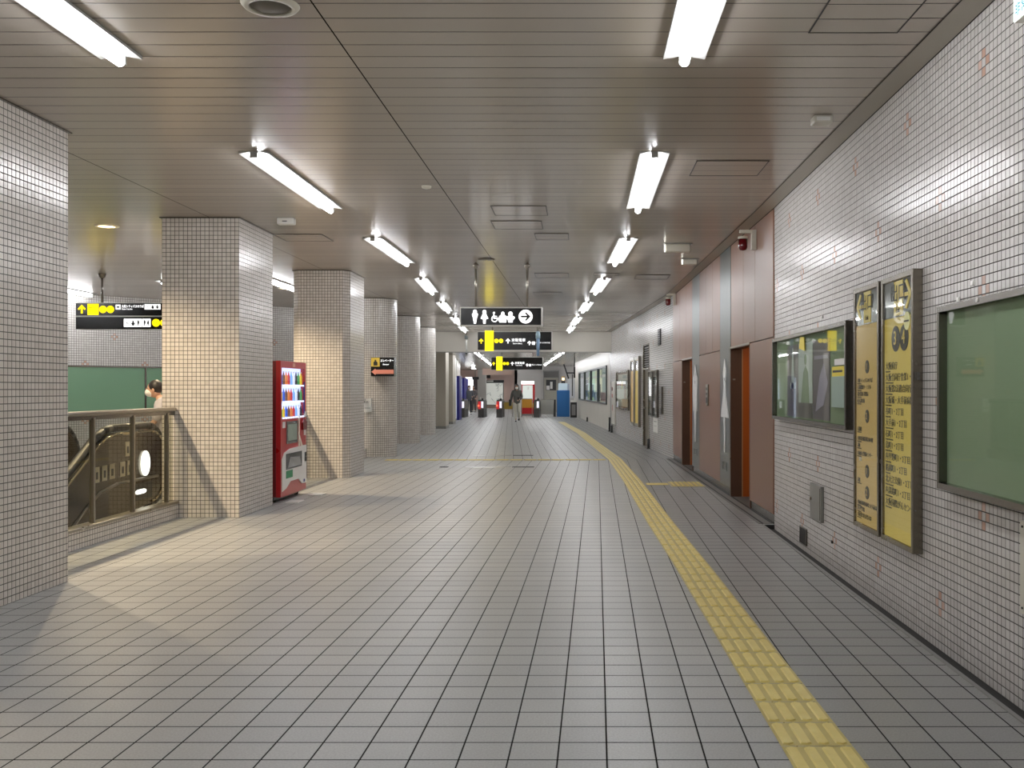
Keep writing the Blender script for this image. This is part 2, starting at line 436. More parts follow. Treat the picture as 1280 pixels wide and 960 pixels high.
# smooth perimeter band along the right wall
mb = MB()
ds = [-6, 7.95, 15.4, 25.4]
for a, b in zip(ds, ds[1:]):
    xa, xb = RX(a), RX(b) if b != 15.4 else RX(15.4)
    mb.poly([(xa-.17, W(a), H-.006), (xa-.012, W(a), H-.006), (xb-.012, W(b), H-.006), (xb-.17, W(b), H-.006)])
struct(mb.build('trim_3', M_band, fix=False))
mb = MB()
for a, b in zip(ds, ds[1:]):
    xa, xb = RX(a), RX(b)
    mb.poly([(xa-.014, W(a), H-.004), (xa+.01, W(a), H-.004), (xb+.01, W(b), H-.004), (xb-.014, W(b), H-.004)])
    mb.poly([(xa-.176, W(a), H-.004), (xa-.168, W(a), H-.004), (xb-.168, W(b), H-.004), (xb-.176, W(b), H-.004)])
struct(mb.build('trim_4', DARK, fix=False))

# ------------------------------------------------------------------ right wall
def wall_strip(mb, xa, da, xb, db, z0, z1, u0=None):
    ya, yb = W(da), W(db); L = math.hypot(xb-xa, yb-ya); u = ya if u0 is None else u0
    mb.poly([(xa, ya, z0), (xa, ya, z1), (xb, yb, z1), (xb, yb, z0)], [(u, z0), (u, z1), (u+L, z1), (u+L, z0)])
mb = MB()
wall_strip(mb, 2.12, -6, 2.12, 7.95, -.07, H)
struct(mb.build('wall_right', M_wall, fix=False))
mb = MB()
wall_strip(mb, RX(15.4), 15.4, RX(18.2), 18.2, 0, H); wall_strip(mb, RX(18.2), 18.2, RX(19.0), 19.0, 2.66, H); wall_strip(mb, RX(19.0), 19.0, RX(25.5), 25.5, 0, H)
struct(mb.build('wall_right', M_wall2, fix=False))
# far part beyond beam: smooth white panels with the window band
mb = MB()
for a, b, z0, z1 in ((25.5, 26.4, 0, 2.95), (26.4, 37.6, 0, .92), (26.4, 37.6, 2.36, 2.95), (37.6, 41, 0, 2.95)):
    wall_strip(mb, RX(a), a, RX(b), b, z0, z1)
struct(mb.build('wall_right', M_white, fix=False))

# brown toilet front: laminate panels, slate strips, two doorways
ang = .0162
bw = bpy.data.objects.new('wall_right', None); COL.objects.link(bw); struct(bw)
bw.location = (RX(7.96), W(7.95), 0); bw.rotation_euler = (0, 0, -PI/2+ang)
def bx(d): return -(d-7.95)*K          # local x (towards camera is +)
def panel(mb, da, db, z0, z1, g=.006): mb.box(bx(db)+g, bx(da)-g, -.012, .03, z0+g, z1-g)
mb = MB()
for a, b in ((7.95, 8.72), (8.72, 9.3), (9.3, 10.0), (10.7, 11.25), (11.25, 11.8), (11.8, 12.36), (13.06, 13.75), (13.75, 14.5), (14.5, 15.4)): panel(mb, a, b, 2.07, H-.01)
for a, b in ((7.95, 8.96), (10.7, 12.36), (14.2, 15.4)): panel(mb, a, b, .11, 2.07)
mb.build('laminate_panel', M_brown, bw)
mb = MB()
for a, b in ((10.02, 10.7), (12.36, 13.06)): panel(mb, a, b, .11, H-.01, .002)
mb.build('slate_strip', DGREY, bw)
mb = MB(); mb.box(bx(15.4), bx(7.95), .031, .05, 2.05, H)
for a, b in ((7.95, 8.96), (10.02, 13.05), (14.2, 15.4)): mb.box(bx(b), bx(a), .031, .05, 0, 2.05)
mb.build('backing', DARK, bw)
mb = MB()
for a, b in ((7.95, 8.96), (10.02, 13.05), (14.2, 15.4)): mb.box(bx(b), bx(a), .0, .03, 0, .108)
mb.build('kick_board', STEELD, bw)
mb = MB(); mb.box(bx(15.4), bx(8.0), -.16, -.0, -.01, .006); mb.build('stone_kerb', plaster('kerb_stone', '6e6b66', .5, '5f5c57'), bw)
mb = MB(); mb.box(bx(15.4), bx(8.0), -.13, -.11, .006, .009); mb.box(bx(15.4), bx(8.0), -.02, -.0, .006, .012); mb.build('kerb_groove', DARK, bw)
for i, (a, b) in enumerate(((8.96, 10.02), (13.05, 14.2))):
    dr = bpy.data.objects.new('door_%d' % (i+1), None); COL.objects.link(dr); struct(dr)
    dm = (a+b)/2; w = (b-a)*K
    dr.location = (RX(dm), W(dm), 0); dr.rotation_euler = (0, 0, -PI/2+ang)
    mb = MB(); mb.box(-w/2-.0, -w/2+.03, -.014, .14, 0, 2.05); mb.box(w/2-.03, w/2, -.014, .14, 0, 2.05); mb.box(-w/2, w/2, -.014, .14, 2.05, 2.08)
    mb.build('jamb', M_jamb, dr)
    mb = MB(); mb.box(-w/2+.0, w/2, -.02, -.012, 2.06, 2.08); mb.box(-w/2, -w/2+.012, -.02, -.012, 0, 2.08); mb.build('steel_edge', STEEL, dr)
    mb = MB(); mb.box(-w/2, -w/2+.03, .14, 1.4, 0, 2.2); mb.build('side_wall', M_orange, dr)
    mb = MB(); mb.box(-w/2+.03, -w/2+.035, .142, .155, 0, 2.05); mb.box(-w/2+.03, -w/2+.035, .36, .372, 0, 2.05); mb.build('side_trim', mat('tan_trim', 'b08058', .4), dr)
    mb = MB(); mb.box(-w/2-.0, w/2, 1.4, 1.45, 0, 2.2); mb.box(w/2-.03, w/2, .14, 1.4, 0, 2.2); mb.build('back_wall', M_brown, dr)
    mb = MB(); mb.box(-w/2, w/2, .05, 1.45, 2.2, 2.25); mb.build('lintel_ceiling', OFFW, dr)
    mb = MB(); mb.box(-w/2, w/2, -.0, 1.45, -.02, .003); mb.build('threshold', plaster('threshold_stone', '4d4a46', .5, '413f3b'), dr)
    mb = MB(); mb.box(-.3, .3, .6, .7, 2.17, 2.199); mb.build('inner_lamp', mat('inner_lamp', 'fff0d8', emit=7), dr)
    mb = MB(); mb.box(-w/2+.03, -w/2+.034, .015, .05, 1.62, 1.64); mb.build('hinge', STEEL, dr)

# ------------------------------------------------------------------ back wall, left walls, far end
mb = MB(); mb.box(-16, 2.2, W(-6)-.1, W(-6), 0, H); struct(mb.build('wall_back', M_wall))
mb = MB(); mb.box(-16.1, -16, W(-6), W(13), 0, H); struct(mb.build('wall_left', M_wall))
mb = MB(); wall_strip(mb, -5.9, 18.6, -16, 11.4, 0, H, 0); struct(mb.build('wall_left', M_wall, fix=False))
mb = MB(); wall_strip(mb, -9.9, 56, -6.0, 18.7, 0, H); struct(mb.build('wall_left', M_greyw, fix=False))
dE = 56
mb = MB(); mb.box(-13, -4.2, W(dE), W(dE)+.2, 0, 3.1); struct(mb.build('wall_front', M_pink))
mb = MB(); mb.box(PX(640,47)+.2, -.2, W(46.5), W(46.5)+.2, 0, 3.1); mb.box(PX(640,47)+.2, PX(640,47)+.4, W(46.5), W(dE), 0, 3.1); struct(mb.build('wall_front', M_greyw))
mb = MB(); mb.box(PX(603, 52), PX(640, 52), W(52), W(52)+.3, 2.5, 2.95); struct(mb.build('trim_5', mat('pink_beam', 'e0c0b0', .5)))
mb = MB(); mb.box(PX(597, 54), PX(607.5, 54), W(54), W(54)+.3, 0, 2.95); struct(mb.build('wall_front', M_greyw))
# white drop beam
mb = MB(); mb.box(-6.6, RX(25.3)+.1, W(25.3), W(25.3)+.5, 2.79, H+.02); struct(mb.build('trim_6', M_white))
mb = MB(); mb.box(-6.6, RX(25.3)+.1, W(25.3)-.012, W(25.3), 2.775, 2.80); struct(mb.build('trim_7', GREY))

# ------------------------------------------------------------------ columns
def collar(t, pts, cx=0, cy=0):
    mb = MB(); mb.prism([(x*1.045, y*1.045) for x, y in pts], H-.014, H-.002, 'z'); mb.build('ceiling_collar', STEELD, t)
def square_column(label, xr, d, w=.9, dep=1.27, ch=.0, n='tiled_column'):
    t = thing(n, label, 'column', (xr-w/2, W(d)+dep/2, 0), group='mosaic columns')
    a, b = w/2, dep/2
    if ch: pts = [(-a+ch,-b), (a-ch,-b), (a,-b+ch*1.4), (a,b-ch), (a-ch,b), (-a+ch,b), (-a,b-ch), (-a,-b+ch)]
    else: pts = [(-a,-b), (a,-b), (a,b), (-a,b)]
    mb = MB(); N = len(pts); u = 0
    for i in range(N):
        p, q = pts[i], pts[(i+1) % N]; L = math.hypot(q[0]-p[0], q[1]-p[1])
        mb.poly([(*p, 0), (*q, 0), (*q, H-.012), (*p, H-.012)], [(u, 0), (u+L, 0), (u+L, H), (u, H)]); u += round(L/.05)*.05
    mb.build('shaft', M_colm, t, fix=False)
    collar(t, pts)
    return t
square_column('square mosaic-tiled column, nearest one, cut by the left edge of the picture', -4.0, 4.69)
square_column('square mosaic-tiled column between glass escalator railing and red vending machine', -4.0, 8.39)
c3 = square_column('square mosaic column with blunt corners just behind the red vending machine', -3.93, 12.1, .95, 1.3, .1)
square_column('square mosaic-tiled column behind the viewpoint', -4.0, 1.0)
def round_column(label, x, d, r):
    t = thing('round_column', label, 'column', (x, W(d), 0), group='round mosaic columns'); n = 48; mb = MB(); u = 0
    st = round(2*PI*r/n/.05*1000)/1000*.05
    for i in range(n):
        a, b = 2*PI*i/n, 2*PI*(i+1)/n; s_ = 2*PI*r/n
        A, B = (r*math.cos(a), r*math.sin(a)), (r*math.cos(b), r*math.sin(b))
        mb.poly([(*A, 0), (*B, 0), (*B, H-.012), (*A, H-.012)], [(u, 0), (u+s_, 0), (u+s_, H), (u, H)], True); u += s_
    mb.build('shaft', M_colm, t, fix=False)
    mb = MB(); mb.cyl((0,0,H-.014), (0,0,H-.002), r*1.05, n=48); mb.build('ceiling_collar', STEELD, t)
    return t
RC = [(-4.63, 16.15, .47), (-4.98, 20.0, .47), (-5.3, 23.7, .47)]
for l, (x, d, r) in zip(('with the elevator arrow sign, first of the round ones', 'second of the round ones from the front', 'third of the round ones, in front of the white beam'), RC):
    round_column('round mosaic-tiled column ' + l, x, d, r)
def pier(label, xa, xb, da, db, m, h=2.95):
    t = thing('plain_pier', label, 'pillar', ((xa+xb)/2, W((da+db)/2), 0), group='plain piers beyond the beam')
    w, l = (xb-xa)/2, (db-da)*K/2
    MB().box(-w, w, -l, l, 0, h-.003).build('shaft', m, t, bevel=.02)
    MB().box(-w-.005, w+.005, -l-.005, l+.005, 0, .1).build('plinth', GREY, t)
pier('plain beige pillar right behind the white beam', -5.75, -5.12, 27, 27.6, M_beige)
pier('plain beige pillar, second one beyond the white beam', -6.15, -5.5, 30.6, 31.2, M_beige)
pier('narrow white pillar between second beige pillar and first blue panel', -6.5, -5.95, 33.6, 34.0, M_white)
pier('narrow white pillar between the first two blue panels', -6.95, -6.35, 36.5, 37.0, M_white)
pier('white pillar farthest away on the left, near the two standing people', -7.5, -6.95, 40.5, 41.0, M_white)
for i, (px, d, l) in enumerate(((572.2, 34.5, 'nearest and tallest'), (578.6, 40.2, 'middle one'), (581.5, 43.5, 'farthest one'))):
    X = PX(px, d)
    t = thing('blue_advertising_panel', 'navy blue glowing advertising panel standing left of the gates, ' + l, 'display', (X, W(d), 0), group='navy panels by the gates')
    MB().box(-.06, .08, 0, .9, .0, 2.12).build('case', NAVY, t)
    MB().box(-.17, -.061, .02, .9, .0, 2.05).build('lit_side', mat('pale_blue_lit', 'd8e6ff', emit=.9), t)

# ------------------------------------------------------------------ ceiling lights
ORD = ['first', 'second', 'third', 'fourth', 'fifth', 'sixth', 'seventh', 'eighth', 'ninth', 'tenth']
def make_lamp(L, zc, w=.125, lm=LAMP):
    t = thing('ceiling_light', '', 'ceiling light')
    prof = [(-w, zc-.002), (-w, zc-.02), (-.05, zc-.006), (.05, zc-.006), (w, zc-.02), (w, zc-.002)]
    MB().prism(prof, 0, L).build('tray', TRAY, t)
    mb = MB(); mb.cyl((0, .02, zc-.042), (0, L/2-.01, zc-.042), .028, n=12); mb.cyl((0, L/2+.01, zc-.042), (0, L-.02, zc-.042), .028, n=12); mb.build('tube', lm, t)
    mb = MB()
    for y in (.0, L/2-.012, L-.024): mb.box(-.03, .03, y, y+.024, zc-.055, zc-.004)
    mb.build('lamp_holder', TRAY, t)
    return t
proto = make_lamp(2.63, H); first = True
def lamp_at(x, d, rz, label, grp, src):
    global first
    o = dup(src); o.location = (x, W(d), 0); o.rotation_euler = (0, 0, rz); o['label'] = label; o['group'] = grp; return o
def rowx(d, x0, dk, sl=.098):
    return x0 if d < dk else x0-sl*(d-dk)
starts = [2.45, 6.06, 9.5, 12.95, 16.55, 20.0, 22.9]
for i, d in enumerate(starts):
    L = 1.88
    xa, xb = rowx(d, .61, 10.0, .072), rowx(d+L, .61, 10.0, .072)
    lamp_at(xa, d, math.atan2(-(xb-xa), L*K), 'bright tube ceiling light, %s from the front in the right-hand row' % ORD[i], 'tube lights of the right-hand row', proto)
    xa, xb = rowx(d, -2.77, 11.5, .095), rowx(d+L, -2.77, 11.5, .095)
    lamp_at(xa, d, math.atan2(-(xb-xa), L*K), 'bright tube ceiling light, %s from the front in the left-hand row' % ORD[i], 'tube lights of the left-hand row', proto)
for d in (-1.1, -4.6):
    for x, s in ((.61, 'right'), (-2.77, 'left')):
        lamp_at(x, d, 0, 'tube ceiling light behind the viewpoint, %s row, %s' % (s, 'nearer' if d > -2 else 'farther'), 'tube lights behind the viewpoint', proto)
for x, d, l in ((-10.35, 13.3, 'above the black exit sign at the left edge'), (-7.74, 13.25, 'half hidden behind the column at the escalator'), (-5.72, 12.9, 'seen between the two square columns'),
                (-8.0, 4.5, 'over the escalator pit'), (-11, 8, 'over the floor left of the escalator')):
    lamp_at(x, d, 0, 'tube ceiling light ' + l, 'tube lights of the side area', proto)
bpy.data.objects.remove
for ch in list(proto.children): bpy.data.objects.remove(ch)
bpy.data.objects.remove(proto)
proto2 = make_lamp(2.3, 2.95, .12, LAMP2)
for i in range(8):
    d = 26.6+i*3.0
    lamp_at(-.6-.1*(d-26.6), d, .07, 'small tube light beyond the white beam, %s from the beam on the right' % ORD[i], 'tube lights beyond the beam', proto2) if i < 6 else None
    lamp_at(-4.05-.085*(d-26.6), d, .06, 'small tube light beyond the white beam, %s from the beam on the left' % ORD[i], 'tube lights beyond the beam', proto2)
for i, (x, d) in enumerate(((-7.6, 49.5), (-6.3, 53.2), (-2.6, 41.5), (-6.6, 43.0), (-2.6, 37.4))):  # extra tubes, added only to brighten the dark far end
    lamp_at(x, d, 0 if i < 2 else .05, 'added fill tube light far behind the ticket gates, ' + ('over the pinkish wall area', 'closest to the route map', 'over the far grey wall', 'over the two standing people', 'over the red poster stand')[i], 'added fill lights behind the gates', proto2)
for ch in list(proto2.children): bpy.data.objects.remove(ch)
bpy.data.objects.remove(proto2)

# warm downlights over the escalator side
def downlight(x, d, label, energy):
    t = thing('downlight', label, 'downlight', (x, W(d), H), group='warm downlights')
    MB().lathe([(.0, -.003), (.1, -.004)], n=24).build('lens', mat('warm_lens', 'fff0cc', emit=9, ecol='ffe2a8'), t)
    MB().lathe([(.1, -.003), (.102, -.014), (.14, -.01), (.145, -.001)], n=24).build('trim_ring', OFFW, t)
    l = bpy.data.lights.new('downlight_lamp', 'SPOT'); l.energy = energy; l.color = (1, .78, .5); l.spot_size = 2.5; l.spot_blend = .4; l.shadow_soft_size = .05
    o = bpy.data.objects.new('bulb', l); COL.objects.link(o); o.parent = t; o.location = (0, 0, -.03)
downlight(-5.76, 5.2, 'warm round downlight over the railing behind the first column', 200)
downlight(-5.76, 7.0, 'warm round downlight over the middle of the escalator railing', 260)
downlight(-5.84, 8.84, 'warm round downlight in the ceiling between the first two columns', 150)
downlight(-5.76, 10.75, 'warm round downlight behind the column next to the vending machine', 300)
downlight(-5.9, 14.3, 'warm round downlight behind the blunt-cornered square column', 60)

# ------------------------------------------------------------------ ceiling fittings
t = thing('ceiling_speaker', 'round grey ceiling speaker grille at the top of the picture', 'speaker', (PX(338,3.75), W(3.75), H))
MB().lathe([(.105, -.006), (.11, -.02), (.135, -.018), (.15, -.001)], n=32).build('ring', OFFW, t)
MB().lathe([(0, -.02), (.09, -.017), (.104, -.007)], n=32).build('grille', mat('speaker_grille', '5f5a50', .6), t)
t = thing('ceiling_speaker', 'small round ceiling speaker above the toilet pictogram sign', 'speaker', (PX(608,11.1), W(11.1), H))
MB().lathe([(.13, -.001), (.125, -.016), (0, -.018)], n=32).build('grille', STEELD, t)
def hatch(px, py, wpx, hz, label, m=None):
    d = 1800/(486-py)
    X = PX(px, d); w = wpx/900*d; L = hz
    t = thing('ceiling_hatch', label, 'hatch', (X, W(d), H-.003), group='ceiling access hatches')
    mb = MB(); a, b = w/2, L/2; g = .008
    mb.box(-a, a, -b, -b+g, -.004, 0).box(-a, a, b-g, b, -.004, 0).box(-a, -a+g, -b, b, -.004, 0).box(a-g, a, -b, b, -.004, 0)
    mb.build('joint', DARK, t)
    MB().box(-a+g, a-g, -b+g, b-g, -.002, 0).build('lid', M_band if m is None else m, t)
hatch(1085, 15, 118, .6, 'square ceiling access hatch at the top right, near the viewer', M_ceil)
hatch(910, 210, 88, .62, 'ceiling access hatch right of the second right-hand tube light', M_ceil)
hatch(650, 263, 68, .6, 'square ceiling hatch, upper of two left of the third right-hand tube light', M_ceil)
hatch(647, 281, 62, .6, 'square ceiling hatch just below the larger one at centre', M_ceil)
hatch(690, 295.5, 42, .55, 'small ceiling hatch left of the third right-hand tube light', M_ceil)
hatch(690, 344, 42, .7, 'narrow ceiling hatch above the right pole of the pictogram sign', M_ceil)
hatch(758, 342.5, 32, .3, 'dark slot hatch right beside the fourth right-hand tube light', M_ceil)
hatch(815, 346, 42, .7, 'narrow ceiling hatch between fourth tube light and brown wall', M_ceil)
hatch(685, 367, 36, .7, 'thin ceiling hatch far back above the pictogram sign', M_ceil)
hatch(380, 297, 60, .6, 'ceiling hatch between the vending machine column and the left tube row', M_ceil)
# small white sensor box, left
t = thing('ceiling_sensor', 'small white sensor box on the ceiling above the second column', 'sensor', (PX(358,8.45), W(8.45), H))
MB().box(-.1, .1, -.05, .05, -.075, 0).build('housing', WHITE, t, bevel=.012)
MB().box(-.035, .02, -.053, -.05, -.045, -.035).build('slot', DARK, t)
t = thing('ceiling_sensor', 'small white sensor box on the ceiling near the top right wall', 'sensor', (PX(1027,5.3), W(5.3), H))
MB().box(-.07, .07, -.06, .06, -.055, 0).build('housing', OFFW, t, bevel=.01)
MB().box(-.05, .05, -.062, -.06, -.04, -.012).build('slot', WHITE, t)
t = thing('smoke_detector', 'tiny round smoke detector on the ceiling left of centre', 'detector', (PX(533,7.1), W(7.1), H))
MB().lathe([(.05, -.001), (.045, -.02), (.02, -.028), (0, -.028)], n=20).build('body', OFFW, t)
# emergency lamp fixtures near brown wall
def emerg(px, py, w, hgt, label):
    d = 1795/(486-py)*1.0; t = thing('emergency_lamp', label, 'lamp', (PX(px, d), W(d), H))
    MB().box(-w/2, w/2, -.05, .05, -hgt, -.012).build('housing', OFFW, t, bevel=.012)
    MB().cyl((-w/2, 0, -hgt*.55), (-w/2-.012, 0, -hgt*.55), hgt*.42, n=14).build('lens', mat('lamp_lens', 'fffdf0', .1, emit=1.2), t)
    MB().box(-w/2-.02, w/2+.03, -.07, .07, -.012, 0).build('base_plate', GREY, t)
emerg(847, 305, .34, .12, 'box-shaped emergency light on the ceiling in front of the brown wall')
emerg(862, 324, .22, .09, 'smaller emergency light on the ceiling just behind the larger one')
# red alarm lamps on brown wall
for d, hh, l in ((8.66, 3.27, 'above the nearer doorway'), (15.0, 3.34, 'at its far end')):
    t, w = on_right('alarm_lamp', 'dark red alarm lamp high on brown wall, ' + l, 'alarm lamp', d-.1, d+.1, hh, .014)
    mb = MB(); mb.lathe([(0, -.11), (.04, -.1), (.055, -.07), (.055, .03), (0, .03)], c=(0, -.16, 0)); mb.build('lens', mat('alarm_red', '5a0a10', .15), t)
    MB().cyl((0, -.16, .03), (0, -.16, .06), .058).build('cap', OFFW, t)
    MB().box(-.03, .03, -.06, 0, -.1, .14).box(-.02, .02, -.2, -.05, .1, .14).build('bracket', OFFW, t, bevel=.005)
# hanging round bar fixtures near the right wall
t = thing('hanging_pole', 'short steel hanging pole below the ceiling by the far tiled wall', 'pole', (PX(811, 19.5), W(19.5), 0))
MB().cyl((0,0,3.06), (0,0,H), .03).build('rod', STEEL, t); MB().cyl((0,0,2.99), (0,0,3.06), .045).build('foot', WHITE, t)

# ------------------------------------------------------------------ pictograms (unit height 1, centred x)
def sc(pts, s, x, z): return [(x+a*s, z+b*s) for a, b in pts]
MAN = [(-.07,0),(.07,0),(.14,.42),(.2,.6),(.2,.7),(.1,.76),(-.1,.76),(-.2,.7),(-.2,.6),(-.14,.42)]
WOM = [(-.08,0),(.08,0),(.09,.3),(.27,.36),(.13,.66),(.1,.76),(-.1,.76),(-.13,.66),(-.27,.36),(-.09,.3)]
def picto_man(mb, x, z, s, y): mb.prism(sc(MAN, s, x, z), y, y+.004); mb.prism(circ(x, z+.84*s, .14*s), y-.0005, y+.004)
def picto_wom(mb, x, z, s, y): mb.prism(sc(WOM, s, x, z), y, y+.004); mb.prism(circ(x, z+.84*s, .13*s), y-.0005, y+.004)
def ring(mb, cx, cz, r, t, y, a0=0, a1=2*PI, n=20):
    for i in range(n):
        a, b = a0+(a1-a0)*i/n, a0+(a1-a0)*(i+1)/n
        mb.prism([(cx+r*math.cos(a), cz+r*math.sin(a)), (cx+r*math.cos(b), cz+r*math.sin(b)), (cx+(r-t)*math.cos(b), cz+(r-t)*math.sin(b)), (cx+(r-t)*math.cos(a), cz+(r-t)*math.sin(a))], y, y+.004)
def picto_wheel(mb, x, z, s, y):
    ring(mb, x, z+.33*s, .3*s, .08*s, y, .9*PI*.5, 2.35*PI*.85)
    mb.prism(circ(x-.06*s, z+.88*s, .1*s), y, y+.004)
    mb.prism(sc([(-.1,.34),(.3,.34),(.38,.12),(.46,.14),(.36,.44),(-.0,.44),(.0,.52),(.22,.52),(.22,.6),(-.0,.6),(-.02,.74),(-.12,.74)], s, x, z), y-.0005, y+.004)
def picto_body(mb, x, z, s, y):
    mb.prism(sc([(-.32,0),(.32,0),(.34,.55),(.16,.72),(-.16,.72),(-.34,.55)], s, x, z), y, y+.004); mb.prism(circ(x, z+.84*s, .15*s), y-.0005, y+.004)
def picto_baby(mb, x, z, s, y):
    mb.prism(sc([(-.2,0),(.2,0),(.22,.2),(.42,.42),(.34,.55),(.16,.62),(-.16,.62),(-.34,.55),(-.42,.42),(-.22,.2)], s, x, z), y, y+.004); mb.prism(circ(x, z+.8*s, .2*s), y-.0005, y+.004)
def arrow_up(mb, x, z, s, y):
    mb.prism(sc([(-.1,0),(.1,0),(.1,.62),(.34,.4),(.46,.52),(0,1),(-.46,.52),(-.34,.4),(-.1,.62)], s, x, z), y, y+.004)
def arrow_right(mb, x, z, s, y):
    mb.prism([(x+b*s, z-a*s) for a, b in [(-.1,0),(.1,0),(.1,.62),(.34,.4),(.46,.52),(0,1),(-.46,.52),(-.34,.4),(-.1,.62)]], y, y+.004)

# ------------------------------------------------------------------ hanging sign A (toilets)
dA = 11.4; xA = (PX(575,dA)+PX(678,dA))/2; wA = 103/900*dA; z0, z1 = PH(408,dA), PH(384,dA)
t = thing('hanging_sign', 'black hanging sign with white toilet pictograms and right arrow in circle', 'sign', (xA, W(dA), 0))
MB().box(-wA/2, wA/2, -.05, .12, z0, z1).build('case', mat('sign_case', 'd8d6cf', .3, .4), t, bevel=.008)
MB().box(-wA/2+.02, wA/2-.02, -.054, -.049, z0+.02, z1-.02).build('face', SIGNBK, t)
mb = MB(); s_ = .225; zc = (z0+z1)/2-.5*s_
picto_man(mb, -.41, zc, s_, -.058); picto_wom(mb, -.26, zc, s_, -.058); picto_wheel(mb, -.10, zc+.02, .17, -.058); picto_body(mb, .03, zc+.02, .17, -.058); picto_baby(mb, .15, zc+.02, .17, -.058)
mb.prism(circ(.39, (z0+z1)/2, .108, 32), -.058, -.053); mb.build('pictogram', SGW, t)
mb = MB(); arrow_right(mb, .315, (z0+z1)/2, .155, -.062); mb.build('arrow', SIGNBK, t)
for px in (594.5, 659):
    X = PX(px, dA)-xA
    mb = MB(); mb.cyl((X, .03, z1), (X, .03, H), .02); mb.build('pole', STEEL, t)
    MB().ell((X, .03, H-.05), .052, .052, .045).build('ball_joint', STEEL, t)

# guide signs B and C
def guide_sign(d, pxl, pxr, pyt, pyb, label, hang):
    xl, xr = PX(pxl, d), PX(pxr, d); xc = (xl+xr)/2; w = xr-xl; z0, z1 = PH(pyb, d), PH(pyt, d); h = z1-z0
    t = thing('hanging_sign', label, 'sign', (xc, W(d), 0), group='black and yellow guide signs')
    MB().box(-w/2, w/2, -.06, .1, z0, z1).build('case', mat('sign_case', 'd8d6cf', .3, .4), t, bevel=.006)
    MB().box(-w/2+.01, w/2-.025, -.064, -.059, z0+.012, z1-.012).build('face', SIGNBK, t)
    q = w/1.96
    yb = -w/2+.2*q
    MB().box(yb, yb+.225*q, -.09, -.062, z0-.015*q, z1+.02*q).build('yellow_block', SGY, t)
    text('出口', .1*q, yb+.11*q, (z0+z1)/2+.01, -.093, mat('sign_ink_olive', 'b08a00', .5), t, align='CENTER')
    text('Exit', .05*q, yb+.11*q, (z0+z1)/2-.08*q, -.093, mat('sign_ink_olive', 'b08a00', .5), t, align='CENTER')
    mb = MB(); zc = (z0+z1)/2; arrow_up(mb, -w/2+.1*q, zc-.07*q, .13*q, -.07)
    for k in (0, 1): mb.prism(circ(yb+(.3+.12*k)*q, zc, .055*q), -.07, -.064)
    mb.build('yellow_mark', SGY, t)
    for k, n_ in enumerate('12'): text(n_, .07*q, yb+(.3+.12*k)*q, zc, -.075, SIGNBK, t, align='CENTER')
    mb = MB(); arrow_up(mb, -w/2+.80*q, zc-.065*q, .13*q, -.07); arrow_up(mb, -w/2+1.36*q, zc-.11*q, .11*q, -.07)
    mb.prism([(-w/2+1.43*q, zc-.1*q), (-w/2+1.5*q, zc-.1*q), (-w/2+1.5*q, zc-.02*q), (-w/2+1.43*q, zc-.02*q)], -.07, -.064); mb.build('white_mark', SGW, t)
    text('京阪電車', .093*q, -w/2+.89*q, zc+.015*q, -.068, SGW, t)
    text('Keihan Railway', .04*q, -w/2+.93*q, zc-.07*q, -.068, SGW, t)
    text('大阪シティバスのりば', .042*q, -w/2+1.52*q, zc-.05*q, -.068, SGW, t, sx=.9)
    for X in (-w/2+.42*w, w/2-.2*w) if hang == 3 else (-w/2+.2*w, w/2-.2*w):
        MB().cyl((X, .02, z1), (X, .02, H if d < 25.3 else 2.95), .014).build('pole', STEELD, t)
guide_sign(19.0, 597, 690.5, 414.5, 438, 'black hanging guide sign with yellow exit block in front of the white beam', 2)
guide_sign(28.6, 614, 679, 446.5, 462.5, 'smaller black hanging guide sign with yellow exit block beyond the white beam', 2)
# slim hanging devices left and right of sign B
t = thing('hanging_device', 'slim pale blue capped device hanging before the guide sign', 'device', (PX(672.5,18.0), W(18.0), 0))
MB().lathe([(0, 2.94), (.045, 2.93), (.055, 2.86), (.055, 2.76), (0, 2.76)], n=16).build('cap', mat('pale_blue_cap', 'a8c6d6', .3), t)
MB().cyl((0,0,2.32), (0,0,2.76), .035, .045).build('body', mat('mid_blue_body', '7f9fc0', .4), t)
MB().cyl((0,0,2.94), (0,0,H), .008).build('rod', STEEL, t)
t = thing('hanging_device', 'slim grey device hanging left of the guide signs in front of the beam', 'device', (PX(583,22), W(22), 0))
MB().cyl((0,0,2.5), (0,0,3.12), .03).build('body', mat('pale_grey_body', 'c4c3bd', .5), t)
MB().box(-.05, .05, -.04, .04, 3.02, 3.12).box(-.04, .04, -.04, .04, 2.55, 2.6).build('clamp', DGREY, t)
MB().cyl((0,0,3.12), (0,0,H), .008).build('rod', STEEL, t)

# exit sign far left
dL = 12.5; x0, x1 = PX(96,dL), -6.2; w = x1-x0; xc = (x0+x1)/2
t = thing('hanging_sign', 'long black two-row exit sign hanging beyond the escalator, far left', 'sign', (xc, W(dL), 0))
zt, zm, zb = PH(378.5,dL), PH(395.5,dL), PH(412,dL)
MB().box(-w/2, w/2, -.04, .08, zb, zt).build('case', mat('sign_case', 'd8d6cf', .3, .4), t)
MB().box(-w/2+.005, w/2, -.045, -.039, zm+.01, zt-.01).box(-w/2+.005, w/2, -.045, -.039, zb+.005, zm-.012).build('face', SIGNBK, t)
zc = (zm+zt)/2; L = -w/2
mb = MB(); arrow_up(mb, L+.11, zc-.07, .15, -.05); mb.box(L+.21, L+.40, -.05, -.045, zc-.095, zc+.095)
for k in (0, 1): mb.prism(circ(L+.475+.13*k, zc, .063), -.05, -.045)
zc2 = (zm+zb)/2
for k in (0, 1): mb.prism(circ(L+1.395+.14*k, zc2, .066), -.05, -.045)
mb.build('yellow_mark', SGY, t)
